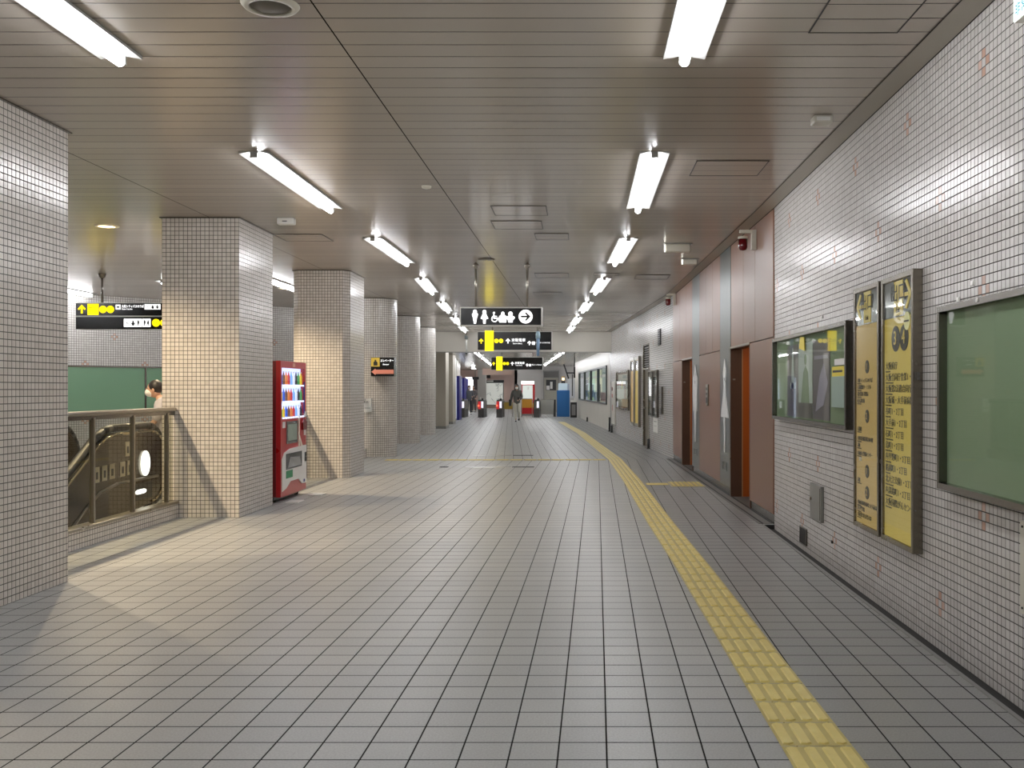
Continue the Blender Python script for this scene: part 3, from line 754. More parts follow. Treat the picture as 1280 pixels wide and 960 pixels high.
text('出口', .085, L+.305, zc+.015, -.053, INK, t, align='CENTER'); text('Exit', .035, L+.305, zc-.06, -.053, INK, t, align='CENTER')
for k, n_ in enumerate('12'): text(n_, .08, L+.475+.13*k, zc, -.053, INK, t, align='CENTER')
for k, n_ in enumerate('34'): text(n_, .08, L+1.395+.14*k, zc2, -.053, INK, t, align='CENTER')
mb = MB(); mb.box(L+.7, L+.78, -.05, -.045, zc, zc+.08); mb.box(L+1.2, L+1.47, -.05, -.045, zc, zc+.09); mb.box(L+.84, L+1.15, -.05, -.045, zc2-.07, zc2+.07); mb.box(L+1.165, L+1.3, -.05, -.045, zc2-.07, zc2+.07); mb.build('white_mark', SGW, t)
text('大阪シティバスのりば', .055, L+.8, zc+.05, -.048, SGW, t, sx=.7); text('Osaka City Bus', .03, L+.8, zc+.005, -.048, SGW, t)
mb = MB(); mb.box(L+.712, L+.768, -.053, -.05, zc+.025, zc+.055); picto_wheel(mb, L+.9, zc2-.05, .09, -.053); picto_baby(mb, L+1.0, zc2-.05, .09, -.053); picto_man(mb, L+1.09, zc2-.05, .1, -.053); picto_man(mb, L+1.2, zc2-.05, .1, -.053); picto_wom(mb, L+1.26, zc2-.05, .1, -.053); picto_wheel(mb, L+1.25, zc+.01, .07, -.053); picto_body(mb, L+1.34, zc+.01, .07, -.053); picto_baby(mb, L+1.42, zc+.01, .07, -.053)
mb.build('small_pictogram', INK, t)
X = PX(127, dL)-xc
MB().cyl((X, .02, zt), (X, .02, H), .018).build('pole', STEELD, t); MB().lathe([(.0, H-.1), (.05, H-.06), (.07, H-.002)], c=(X, .02, 0)).build('pole_cup', STEELD, t)
MB().cyl((w/2-.3, .02, zt), (w/2-.3, .02, H), .018).build('pole', STEELD, t)

# elevator sign and paper on first round column
dS = 15.62; xa, xb = PX(464,dS), PX(493,dS); xc = (xa+xb)/2; w = xb-xa; zt, zb = PH(447,dS), PH(470.5,dS); zm = (zt+zb)/2
t = thing('elevator_sign', 'square elevator sign with left arrow fixed to the first round column', 'sign', (xc, W(dS)-.02, 0))
MB().box(-w/2, w/2, -.01, .25, zb, zt).build('panel', SIGNBK, t)
MB().box(-w/2+.005, -w/2+.19, -.016, -.01, zm+.01, zt-.005).build('yellow_panel', mat('sign_gold', 'c9a83a', .4, emit=.15), t)
mb = MB(); picto_body(mb, -w/2+.1, zm+.03, .13, -.02); mb.build('lift_pictogram', INK, t)
text('エレベーター', .06, -w/2+.205, zt-.07, -.013, SGW, t, sx=.8); text('Elevator', .04, -w/2+.26, zt-.15, -.013, SGW, t)
mb = MB(); mb.prism([(-w/2+.01, zb+.1), (-w/2+.1, zb+.03), (-w/2+.1, zb+.055), (w/2-.01, zb+.055), (w/2-.01, zb+.145), (-w/2+.1, zb+.145), (-w/2+.1, zb+.17)], -.016, -.01); mb.build('arrow', mat('salmon_arrow', 'c9775f', .5, emit=.2), t)
t = thing('paper_notice', 'white paper notice on the round column below the elevator sign', 'notice', (PX(459.5,15.75), W(15.75)-.02, 0))
z0, z1 = PH(515,15.7), PH(498,15.7)
MB().box(-.075, .075, -.004, .12, z0, z1).build('sheet', WHITE, t)
text('JUJU', .055, -.065, z1-.08, -.006, INK, t); MB().box(-.06, .06, -.006, -.004, z0+.08, z0+.09).build('line', INK, t)

# ------------------------------------------------------------------ right wall: boards and signs
def board(name, label, cat, d0, d1, z0, z1, back, ft=.035, dep=.07):
    t, w = on_right(name, label, cat, d0, d1)
    MB().box(-w/2+.01, w/2-.01, -dep*.45, 0, z0+.01, z1-.01).build('backing', back, t)
    frame(MB(), w, z0, z1, ft, -dep, 0).build('frame', STEELD if ft < .05 else BRONZE, t, bevel=.004)
    return t, w
t, w = board('notice_board', 'large empty green notice board in steel frame at the right edge', 'notice board', 2.35, 4.13, .93, 1.97, GREEN, .035, .09)
MB().pane(-w/2+.035, w/2-.035, -.06, .965, 1.935).build('glass', GLASSB, t)
MB().cyl((-w/2+.6, -.095, 1.955), (-w/2+.6, -.085, 1.955), .012).build('lock', WHITE, t)
# board 1 with posters
t, w = board('notice_board', 'glazed notice board with posters between brown wall and yellow signs', 'notice board', 5.56, 7.72, 1.18, 2.03, GREEN, .035, .09)
MB().pane(-w/2+.035, w/2-.035, -.06, 1.215, 1.995).build('glass', GLASSB, t)
def poster(tt, d0, xl, xr, z0, z1, label, layers, y=-.045):
    """flat poster on board tt"""
    loc = tt.location; a = tt.rotation_euler[2]
    p = thing('poster', label, 'poster', loc, a, 'posters in the glazed notice board')
    MB().box(xl, xr, y-.002, y, z0, z1).build('sheet', layers[0], p)
    for k, (nm, m, pts) in enumerate(layers[1:]):
        mb = MB()
        for q in pts: mb.prism(q, y-.004-.001*k, y-.002)
        mb.build(nm, m, p)
    return p
def rc(a, b, c, d): return [(a, c), (b, c), (b, d), (a, d)]
PD = mat('poster_dark', '3a3436', .3); PG = mat('poster_pale', 'b7c4c0', .3); PP = mat('poster_plum', '4e4452', .3); PY = mat('poster_yellow', 'e8d21e', .4); PGR = mat('poster_green_figure', '6d8a63', .4)
PL = mat('poster_lilac', '9a93ad', .4)
x = -w/2
p = poster(t, 0, x+.62, x+1.12, 1.23, 1.93, 'dark poster with pale streak, left one in the glazed notice board', [PD, ('pale_streak', PG, [[(x+.8,1.5),(x+.95,1.5),(x+.9,1.9),(x+.86,1.9)], rc(x+.78,x+1.02,1.5,1.56)])])
p = poster(t, 0, x+1.14, x+1.72, 1.23, 1.93, 'pale green concert poster, middle one in the glazed notice board', [PG, ('figure', PGR, [[(x+1.25,1.35),(x+1.6,1.35),(x+1.55,1.65),(x+1.45,1.72),(x+1.35,1.65)], circ(x+1.44,1.77,.05)]), ('dark_foot', PD, [rc(x+1.14,x+1.72,1.23,1.37)])])
text('コンサート', .07, x+1.18, 1.33, -.04, WHITE, p)
p = poster(t, 0, x+1.74, x+2.36, 1.23, 1.93, 'plum poster with lilac fan shape, right one in the glazed notice board', [PP, ('fan', PL, [[(x+1.85,1.3),(x+2.15,1.36),(x+2.3,1.55),(x+2.15,1.72),(x+2.0,1.6)], rc(x+1.8,x+2.3,1.76,1.79)])])
p = thing('yellow_tag', 'small yellow tag hung at top of the glazed notice board', 'tag', t.location, t.rotation_euler[2])
MB().prism([(x+1.26,1.88),(x+1.5,1.85),(x+1.46,1.98),(x+1.3,1.99)], -.068, -.063).build('sheet', PY, p)
p = thing('yellow_notice', 'yellow and white notice at right end of the glazed notice board', 'notice', t.location, t.rotation_euler[2])
MB().box(x+2.52, x+2.92, -.068, -.063, 1.6, 1.68).build('yellow_part', PY, p); MB().box(x+2.6, x+2.92, -.068, -.063, 1.69, 1.74).build('white_part', WHITE, p)
MB().box(x+2.5, x+2.9, -.068, -.064, 1.35, 1.6).build('pale_sheet', mat('pale_sheet', '8fa79a', .4), p)
MB().box(x+2.55, x+2.85, -.07, -.068, 1.632, 1.65).build('print_line', INK, p)

LINES = ['大阪府庁', '大阪合同庁舎第1・2号館', '大阪第2法務合同庁舎', '大阪城・大手前病院', '谷町1・2丁目', '大手前1・2丁目', '石町1・2丁目', '島町1・2丁目', '内平野町1・2丁目', '船越町1・2丁目', '北大江公園1・2丁目', '内淡路町1・2丁目', '大阪国際がんセンター']
EN = 'Osaka Prefectural Office'
def guide_panel(label, d0, d1, left):
    t, w = on_right('exit_guide_sign', label, 'sign', d0, d1, 0, 0)
    z0, z1 = .47, 2.25
    f = .035
    MB().box(-w/2+f, w/2-f, -.05, 0, z0+f, z1-f).build('panel', YELO if left else YEL, t)
    frame(MB(), w, z0, z1, f, -.066, 0).build('frame', BRONZE, t, bevel=.004)
    a, b = -w/2+f, w/2-f; W_ = b-a
    MB().box(a, b, -.054, -.049, z1-f-.245, z1-f).build('header', mat('header_grey', '2b2b2a', .12), t)
    m2 = YEL
    MB().box(a+W_*.38, a+W_*.68, -.057, -.053, z1-f-.235, z1-f-.01).build('yellow_block', m2, t)
    text('出口', .13, a+W_*.53, z1-.13, -.059, INK, t, align='CENTER', sx=1.15); text('Exit', .05, a+W_*.53, z1-.235, -.059, INK, t, align='CENTER')
    mb = MB(); ax = a+W_*.17 if left else a+W_*.8
    s = 1 if not left else -1; c = a+W_*(.82 if not left else .2); zc = z1-.145
    mb.prism([(c-s*.12, zc-.012)[::1], (c+s*.03, zc-.012), (c+s*.03, zc+.012), (c-s*.12, zc+.012)], -.057, -.053)
    for sg in (1, -1): mb.prism([(c-s*.03, zc+sg*.085), (c+s*.0, zc+sg*.095), (c+s*.09, zc), (c+s*.05, zc)], -.058, -.053)
    mb.build('arrow', m2, t)
    MB().pane(a, b, -.06, z0+f, z1-f).build('glass', GLASSB, t)
    if not left:
        mb = MB(); 
        for k in (0, 1): mb.prism(circ(a+W_*(.42+.29*k), 1.83, .085, 24), -.054, -.05)
        mb.build('number_disc', INK, t)
        for k, n_ in enumerate('34'): text(n_, .13, a+W_*(.42+.29*k), 1.83, -.058, YEL, t, align='CENTER')
        for k, s_ in enumerate(LINES):
            z = 1.65-k*.076; text(s_, .056, a+.03, z, -.053, INK, t, sx=1.15); text(EN[:10+(k*7) % 9], .018, a+.03, z-.034, -.053, INK, t, sx=1.3)
        MB().prism(circ(a+W_*.88, 1.93, .058, 24), -.068, -.063).build('round_sticker', mat('pale_sticker', 'eeeba0', .4), t)
        mb = MB(); mb.box(a+W_*.8, a+W_*.95, -.071, -.068, 1.925, 1.935); mb.build('sticker_arrow', INK, t)
    else:
        mb = MB()
        for z in (1.66, 1.30, .90, .745): mb.prism(circ(a+W_*.5, z, .048, 20), -.054, -.05)
        mb.build('number_disc', INK, t)
        for z, n_ in zip((1.66, 1.30, .90, .745), '1212'): text(n_, .07, a+W_*.5, z, -.058, YELO, t, align='CENTER')
        for z, s_ in ((1.56, '大阪シティバスのりば'), (1.51, '天満橋駅ターミナル'), (1.46, '北区役所 造幣局'), (1.41, '南天満公園'), (1.2, '天満橋'), (1.13, '八軒家浜船着場 川の駅'), (1.08, '京阪'), (1.02, '大阪府立労働センター'), (.82, '京橋'), (.655, '大阪府歯科医師会 大手前高校'), (.61, '追手門学院'), (.565, '大阪城公園 府警本部')):
            text(s_, .036, a+.03, z, -.053, INK, t, sx=1.1); text(EN[:14], .014, a+.03, z-.022, -.053, INK, t, sx=1.3)
        MB().box(a+.08, a+.14, -.054, -.05, .965, .99).build('bus_mark', WHITE, t)
guide_panel('tall amber exit guide sign with left arrow, left one of the yellow pair', 5.0, 5.46, True)
guide_panel('tall yellow exit guide sign with right arrow and numbers 3 4', 4.48, 4.955, False)

def wbox(name, label, cat, d0, d1, z0, z1, dep, m, part='body', bev=.004, **k):
    t, w = on_right(name, label, cat, d0, d1); MB().box(-w/2, w/2, -dep, 0, z0, z1).build(part, m, t, bevel=bev); return t, w
t, w = wbox('meter_box', 'flat grey metal box low on the tiled wall near the brown wall', 'box', 6.32, 6.62, .32, .64, .03, GREY)
MB().cyl((-w/2+.05, -.045, .5), (-w/2+.05, -.03, .5), .016).build('knob', STEEL, t)
MB().box(w/2-.03, w/2-.02, -.033, -.03, .34, .62).build('hinge', STEELD, t)
t, w = wbox('outlet_recess', 'dark square opening at foot of the tiled wall near the brown wall', 'vent', 6.78, 7.0, .02, .17, .006, DARK, 'opening', 0)
frame(MB(), w, .015, .175, .01, -.01, 0).build('rim', STEELD, t)
t, w = wbox('access_panel', 'white blank panel on the tiled wall at the right edge under green board', 'panel', 2.9, 3.47, .42, .87, .012, OFFW)
MB().cyl((-w/2+.03, -.016, .84), (-w/2+.03, -.012, .84), .006).cyl((-w/2+.03, -.016, .45), (-w/2+.03, -.012, .45), .006).build('screw', DARK, t)
t, w = on_right('emergency_exit_sign', 'green and white emergency exit sign high on the right wall corner', 'sign', 2.9, 3.42)
MB().box(-w/2, w/2, -.07, 0, 3.235, 3.47).build('case', WHITE, t); MB().box(-w/2+.005, w/2-.005, -.074, -.069, 3.24, 3.465).build('face', mat('exit_white', 'eefff6', emit=1.0), t)
G_ = mat('exit_green', '1fae72', emit=.6)
mb = MB(); mb.prism([(-w/2+.03,3.37),(-w/2+.12,3.40),(-w/2+.2,3.46),(-w/2+.03,3.46)], -.078, -.074); mb.prism([(-w/2+.15,3.29),(-w/2+.33,3.42),(-w/2+.33,3.46),(-w/2+.24,3.46)], -.078, -.074); mb.build('running_figure', G_, t)
text('非常口', .07, -w/2+.02, 3.28, -.077, mat('exit_teal_ink', '4aa7c0', .5), t)
for k, (d, z) in enumerate(((7.95, 1.62), (6.35, 2.12), (6.1, .19), (3.9, 2.06), (4.05, 1.99))):
    t, w = wbox('wall_screw', ('white cap screw beside the left edge of the poster board', 'white cap on tiled wall above the poster board', 'dark screw hole near the floor right of the dark opening', 'white cap just above the green board left end', 'lower white cap above the green board corner')[k], 'screw', d-.012, d+.012, z, z+.025, .012, DARK if k == 2 else WHITE, 'cap', .003)

# intercom, pictograms on the brown wall
t, w = on_right('intercom_plate', 'small steel intercom plate between the two white toilet figures', 'intercom', 11.45, 11.8, 0, .012)
MB().box(-w*.25, w*.25, -.02, 0, 1.23, 1.57).build('plate', STEEL, t, bevel=.004)
MB().cyl((0, -.026, 1.5), (0, -.02, 1.5), .025).cyl((0, -.026, 1.42), (0, -.02, 1.42), .02).build('button', BLACK, t); MB().box(-.06, .06, -.024, -.02, 1.27, 1.36).build('speaker_slot', BLACK, t)
t, w = on_right('woman_pictogram', 'tall white woman figure on the nearer grey strip of the toilet wall', 'pictogram', 10.0, 10.7, 0, .014)
MB().prism([(-.035,.59),(.035,.59),(.075,1.09),(.34,1.09),(.12,1.40),(.07,1.6),(.13,1.68),(.13,1.74),(.0,1.93),(-.13,1.74),(-.13,1.68),(-.07,1.6),(-.12,1.40),(-.34,1.09),(-.075,1.09)], -.012, 0).build('figure', mat('enamel_white', 'e9eae8', .25), t)
MB().prism([(-.06,1.66),(.06,1.66),(.0,1.61)], -.015, -.0121).build('collar_mark', DGREY, t)
t, w = on_right('man_pictogram', 'tall white man figure on the farther grey strip of the toilet wall', 'pictogram', 12.36, 13.06, 0, .014)
MB().prism([(-.06,.57),(.06,.57),(.12,1.11),(.26,1.11),(.26,1.14),(.3,1.68),(.22,1.72),(.12,1.76),(.0,1.93),(-.12,1.76),(-.22,1.72),(-.3,1.68),(-.26,1.14),(-.26,1.11),(-.12,1.11)], -.012, 0).build('figure', mat('enamel_white', 'e9eae8', .25), t)
MB().prism([(-.06,1.64),(.06,1.64),(.0,1.58)], -.015, -.0121).build('collar_mark', DGREY, t)
for d, l in ((10.36, 'below the woman figure'), (12.7, 'below the man figure')):
    t, w = on_right('braille_plate', 'small faint square plate ' + l, 'plate', d-.12, d+.12, 0, .013)
    frame(MB(), w, .33, .45, .006, -.006, 0).box(-w/4, w/4, -.006, 0, .38, .39).build('outline', mat('faint_plate', '646b69', .3), t)

# far tiled wall fixtures
t, w = wbox('wall_vent', 'small black louvred vent high on the far tiled wall', 'vent', 16.7, 17.0, 2.52, 2.9, .02, DARK, 'backing', 0)
mb = MB()
for k in range(7): mb.box(-w/2, w/2, -.035, -.02, 2.535+k*.052, 2.55+k*.052)
mb.build('louvre', BLACK, t)
dm = 18.6
dr = bpy.data.objects.new('door_3', None); COL.objects.link(dr); struct(dr); dr.location = (RX(dm), W(dm), 0); dr.rotation_euler = (0, 0, -PI/2+RA(dm)); w = .8*K
MB().box(-w/2, w/2, .05, .09, 0, 2.0).build('leaf', mat('door_taupe', '77705f', .4), dr)
MB().box(-w/2, w/2, .05, .09, 2.04, 2.62).build('louvre_panel', DARK, dr)
mb = MB()
for k in range(9): mb.box(-w/2+.05, w/2-.05, .02, .05, 2.08+k*.06, 2.1+k*.06)
mb.build('louvre', GREY, dr)
MB().box(-w/2-.04, -w/2, -.01, .1, 0, 2.66).box(w/2, w/2+.04, -.01, .1, 0, 2.66).box(-w/2, w/2, -.01, .1, 2.62, 2.66).box(-w/2, w/2, -.01, .1, 2.0, 2.04).build('frame', BRONZE, dr)
MB().cyl((-w/2+.1, .0, 1.0), (-w/2+.1, .05, 1.0), .025).build('handle', STEEL, dr)
PSIL = mat('poster_silver', 'a5a9a8', .15, .3)
for a, b, l in ((17.55, 18.05, 'farther half'), (16.95, 17.5, 'nearer half')):
    t, w = board('framed_poster', 'glazed silver poster frame right of the dark service door, ' + l, 'poster frame', a, b, .82, 1.95, PSIL, .03, .06)
    MB().box(-w/4, w/4, -.031, -.028, .9, 1.6).build('print', mat('poster_rose', '8d7f86', .3), t)
    MB().pane(-w/2+.03, w/2-.03, -.05, .85, 1.92).build('glass', GLASSB, t)
t, w = wbox('paper_notice', 'white paper sheet on tiled wall below the silver poster frames', 'notice', 17.1, 17.65, .45, .8, .006, WHITE, 'sheet', 0)
MB().box(-w*.3, w*.3, -.008, -.006, .7, .72).box(-w*.3, w*.3, -.008, -.006, .6, .61).build('print', GREY, t)
t, w = wbox('grab_bar', 'thin dark vertical bar right of the silver poster frames', 'bar', 16.45, 16.55, .92, 1.55, .05, STEELD, 'bar', .004)
MB().box(-w/2-.01, w/2+.02, -.06, 0, .92, 1.06).build('bottom_bracket', STEELD, t)
for a, b, l, m in ((20.1, 20.75, 'farther one', YELO), (19.35, 20.0, 'nearer one', YEL)):
    t, w = on_right('exit_guide_sign', 'tall yellow guide sign left of the dark service door, ' + l, 'sign', a, b)
    MB().box(-w/2+.03, w/2-.03, -.05, 0, .5, 2.35).build('panel', m, t); frame(MB(), w, .47, 2.38, .09, -.075, 0).build('frame', STEEL, t, bevel=.004)
    MB().box(-w/2+.1, w/2-.1, -.054, -.05, 2.0, 2.28).build('header', mat('header_grey', '2b2b2a', .12), t)
t, w = board('framed_poster', 'wide glazed poster frame in steel on the far tiled wall', 'poster frame', 21.1, 23.6, .86, 2.06, mat('poster_grey', '6c6a62', .2), .05, .08)
MB().box(-w/2+.1, w/2-.2, -.04, -.036, .95, 1.5).build('lower_print', mat('poster_light', 'c5c3b5', .3), t)
MB().prism(circ(-.2, 1.6, .12), -.044, -.036).build('yellow_spot', PY, t)
MB().box(-w/2+.4, w/2-.6, -.042, -.036, 1.75, 1.95).build('upper_print', WHITE, t)
MB().pane(-w/2+.05, w/2-.05, -.066, .91, 2.01).build('glass', GLASSB, t)
t, w = wbox('fire_hose_cabinet', 'tall narrow pale wall cabinet with red mark, beside far windows', 'cabinet', 24.1, 25.0, .3, 1.75, .03, M_white)
MB().box(-w*.42, -w*.15, -.034, -.03, 1.2, 1.32).build('red_mark', RED, t); MB().prism(circ(-w*.25, 1.5, .07), -.05, -.03).build('lamp', DRED, t)
MB().box(w/2-.03, w/2, -.035, -.03, .3, 1.75).build('dark_edge', DARK, t); MB().box(-w*.3, -w*.2, -.034, -.03, .75, .95).build('red_tab', RED, t)
for d, hh, l in ((25.3, .5, 'under the window end'), (24.7, .25, 'beside the narrow cabinet'), (33.0, .2, 'under the window band'), (17.95, .25, 'at the service door')):
    t = thing('floor_stopper', 'small dark post at the foot of far right wall, ' + l, 'post', (RX(d)-.06, W(d), 0)); MB().cyl((0,0,0), (0,0,hh), .035).build('post', BLACK, t); MB().cyl((0,0,0), (0,0,.02), .05).build('base', STEELD, t)
# office windows
for i in range(4):
    a, b = 26.4+i*2.8, 29.2+i*2.8; dm = (a+b)/2; w = (b-a)*K
    o = bpy.data.objects.new('window_%d' % (i+1), None); COL.objects.link(o); struct(o); o.location = (RX(dm), W(dm), 0); o.rotation_euler = (0, 0, -PI/2+RA(dm))
    frame(MB(), w, .92, 2.36, .06, -.05, .06).build('window_frame', DGREY, o)
    MB().pane(-w/2+.06, w/2-.06, .0, .98, 2.3).build('pane', GLASSB, o)
    cs = (('c4d6ea', 'c02a3c'), ('8a9c98', '98605f'), ('d6d9b8', 'c9d2cf'), ('bfe0c8', 'd6e39a'))[i]
    MB().box(-w/2, w/2, .5, .52, .92, 2.36).build('room_backdrop', mat('office_light_%d' % i, cs[0], .6, emit=.35), o)
    MB().box(-w/2+.2, w/2-.6, .42, .48, .95, 1.35).build('counter', mat('office_low_%d' % i, cs[1], .5), o)
    MB().box(-w/2+.1, w/2-.2, .38, .4, 2.0, 2.1).build('blind_box', WHITE, o)
    MB().box(-w/2+.5, -w/2+1.0, .3, .36, 1.1, 1.7).build('cabinet', GREY, o)

# ------------------------------------------------------------------ vending machine
vx, va, vb = -3.965, 9.46, 10.33; w = (vb-va)*K; dep = .72
t = thing('vending_machine', 'red and white drinks vending machine standing between the columns', 'vending machine', (vx, W((va+vb)/2), 0), PI/2)
z0, z1 = .07, 1.87
mb = MB(); mb.box(-w/2, w/2, .06, dep, z0, z1); mb.build('body', DRED, t, bevel=.01)
# front door ring around the window
mb = MB(); fx = .05
mb.box(-w/2, w/2, 0, .06, 1.78, z1); mb.box(-w/2, -w/2+fx, 0, .06, 1.1, 1.78); mb.box(w/2-.09, w/2, 0, .06, 1.1, 1.78)
mb.box(-w/2, w/2, 0, .06, z0, 1.1); mb.build('front_door', RED, t)
MB().box(-w/2+fx, w/2-.09, .055, .06, 1.1, 1.78).build('display_back', mat('display_back', 'dfe9ff', emit=.9, ecol='c3d0ff'), t)
mb = MB()
for z in (1.12, 1.335, 1.555): mb.box(-w/2+fx, w/2-.09, .0, .055, z-.022, z)
mb.build('shelf', WHITE, t)
mb = MB()
for z in (1.10, 1.315, 1.535):
    for k in range(9): mb.box(-w/2+fx+.03+k*.117, -w/2+fx+.11+k*.117, -.006, -.0005, z-.002, z+.018)
mb.build('price_button', mat('button_lit', 'dfe6ff', emit=.7), t)
MB().pane(-w/2+fx, w/2-.09, .004, 1.12, 1.78).build('window_glass', glass_mat('vend_glass', 'f4f6ff', .5), t)
# lower parts
mb = MB(); pts = [(-w/2+.04, .2), (-w/2+.25, .26), (0, .2+.04), (.2, .27), (w/2-.25, .22), (w/2-.02, .2), (w/2-.02, .68), (w/2-.2, .70), (-w/2+.35, .69), (-w/2+.14, .66), (-w/2+.04, .58)]
pts = [(-w/2+.04, .14), (-w/2+.22, .17), (-w/2+.42, .25), (w/2-.42, .25), (w/2-.25, .17), (w/2-.02, .16), (w/2-.02, .70), (-w/2+.4, .69), (-w/2+.15, .65), (-w/2+.04, .56)]
mb.prism(pts, -.012, 0); mb.build('white_apron', WHITE, t)
MB().box(-w/2+.2, w/2-.28, -.02, -.0121, .42, .63).build('dispensing_slot', mat('slot_dark', '2c2c2e', .2), t)
MB().prism([(-w/2+.25,.44),(w/2-.32,.44),(w/2-.4,.56),(-w/2+.36,.58)], -.024, -.0205).build('slot_flap', mat('slot_flap', '8d8d8c', .15), t)
MB().box(-w/2+.2, -w/2+.5, -.016, -.0121, .3, .4).build('green_label', mat('label_green', '2f8f5a', .5), t)
MB().box(-w/2+.25, w/2-.45, -.008, -.0005, .76, 1.06).build('poster_panel', mat('panel_grey', '5f5b58', .2), t)
MB().box(-w/2+.3, w/2-.5, -.012, -.008, .8, 1.02).build('poster_print', mat('panel_sage', '8f9f90', .3), t)
mb = MB(); mb.box(w/2-.4, w/2-.36, -.012, -.0005, .7, 1.12); mb.prism([(w/2-.38,.85),(w/2-.35,.85),(w/2-.22,.7),(w/2-.27,.7)], -.013, -.0005); mb.build('white_ribbon', mat('ribbon_cream', 'e6dcc8', .5), t)
MB().box(-w/2+.08, -w/2+.2, -.004, -.0005, .98, 1.06).box(w/2-.12, w/2-.03, -.004, -.0005, .84, .92).box(w/2-.12, w/2-.04, -.016, -.0005, 1.1, 1.18).build('sticker', WHITE, t)
mb = MB(); mb.prism([(w/2-.24,.92),(w/2-.08,.92),(w/2-.06,1.02),(w/2-.16,1.08),(w/2-.26,1.02)], -.03, -.0005); mb.build('coin_unit', mat('coin_red', '7a0e14', .2), t)
MB().box(w/2-.12, w/2-.04, -.02, -.0121, .47, .6).build('coin_return', BLACK, t)
MB().box(w/2-.1, w/2-.06, -.022, -.02, .53, .545).build('coin_slot', STEEL, t)
text('自販', .05, w/2-.2, .2, -.014, mat('ink_navy', '2a3a8a', .5), t)
MB().box(-w/2+.55, -w/2+.66, -.004, -.0005, 1.8, 1.85).build('top_badge', mat('badge', 'd7a08e', .5), t)
MB().box(-w/2+.03, w/2-.03, .1, dep-.05, .02, .07).build('plinth', BLACK, t)
mb = MB()
for x in (-w/2+.08, w/2-.08):
    for y in (.12, dep-.1): mb.cyl((x, y, 0), (x, y, .03), .03)
mb.build('foot', STEELD, t)
MB().box(w/2, w/2+.04, .05, .12, 1.2, 1.62).build('side_flyers', PY, t)
MB().box(w/2-.13, w/2-.1, -.012, 0, 1.15, 1.6).build('side_poster_strip', NAVY, t)
for i, y in enumerate((-.2, .35)):
    o = tag(MB().box(-.09, .09, -.16, .16, 0.001, .012).build('floor_foot_plate', WHITE, bevel=.004), 'white anti-tip plate on the floor by the vending machine, ' + ('nearer one' if i == 0 else 'farther one'), 'plate')
    o.location = (vx+.15+.06*i, W(va)+.12+i*.92, 0)
cols = [('blue', '2a56c0'), ('green', '3f8f3f'), ('white', 'e8e8ee'), ('red', 'c02a22'), ('brown', '6b4226'), ('yellow', 'e0b820'), ('black', '222226'), ('sky blue', '7fb4e8'), ('orange', 'd9762a')]
Vm = t.matrix_world if False else None
for r, (z, hh, nm) in enumerate(((1.556, .18, 'top'), (1.336, .17, 'middle'), (1.121, .15, 'bottom'))):
    for k in range(9):
        cn, cc = cols[(k*4+r*5) % 9]
        m = mat('drink_'+cn.replace(' ', '_'), cc, .3, emit=.35)
        lx = -w/2+fx+.07+k*.117; ly = .032
        o = thing('drink_bottle', '%s drink sample, %s from the left on the %s shelf of the vending machine' % (cn, ORD[k], nm), 'bottle', (vx-ly, W((va+vb)/2)+lx, z), 0, 'drink samples in the vending machine')
        rr = .02
        MB().lathe([(0, .001), (rr, .002), (rr, hh*.62), (rr*.45, hh*.82), (rr*.45, hh*.9), (0, hh*.9)], n=10).build('bottle_body', m, o)
        MB().lathe([(rr*.5, hh*.9), (rr*.5, hh), (0, hh)], n=10).build('cap', WHITE, o)

# ------------------------------------------------------------------ railings, escalator
def railing(label, da, db, n):
    X = -4.76; L = (db-da)*K; t = thing('glass_railing', label, 'railing', (X, W(da), 0), group='glass railings at the escalator')
    MB().box(-.06, .05, 0, L, 0, .17).build('tiled_kerb', M_colm, t)
    MB().box(-.075, .065, 0, L, .17, .2).build('kerb_cap', STEEL, t, bevel=.008)
    MB().box(-.04, .04, 0, L, 1.24, 1.285).build('handrail', STEEL, t, bevel=.018, seg=3)
    MB().box(-.012, .012, 0, L, 1.2, 1.24).build('rail_web', STEELD, t)
    for k in range(n):
        y = .2+(L-.4)*k/(n-1); MB().box(-.022, .022, y-.018, y+.018, .2, 1.22).build('post', STEEL, t)
    MB().poly([(0, .02, .2), (0, L-.02, .2), (0, L-.02, 1.24), (0, .02, 1.24)]).build('glass', GLASS, t)
railing('glass and steel escalator railing between the first two columns', 5.6, 8.385, 5)
railing('glass and steel railing between vending machine column and blunt-cornered column', 9.31, 12.09, 5)
railing('glass and steel railing between blunt-cornered and first round column', 13.04, 15.7, 5)

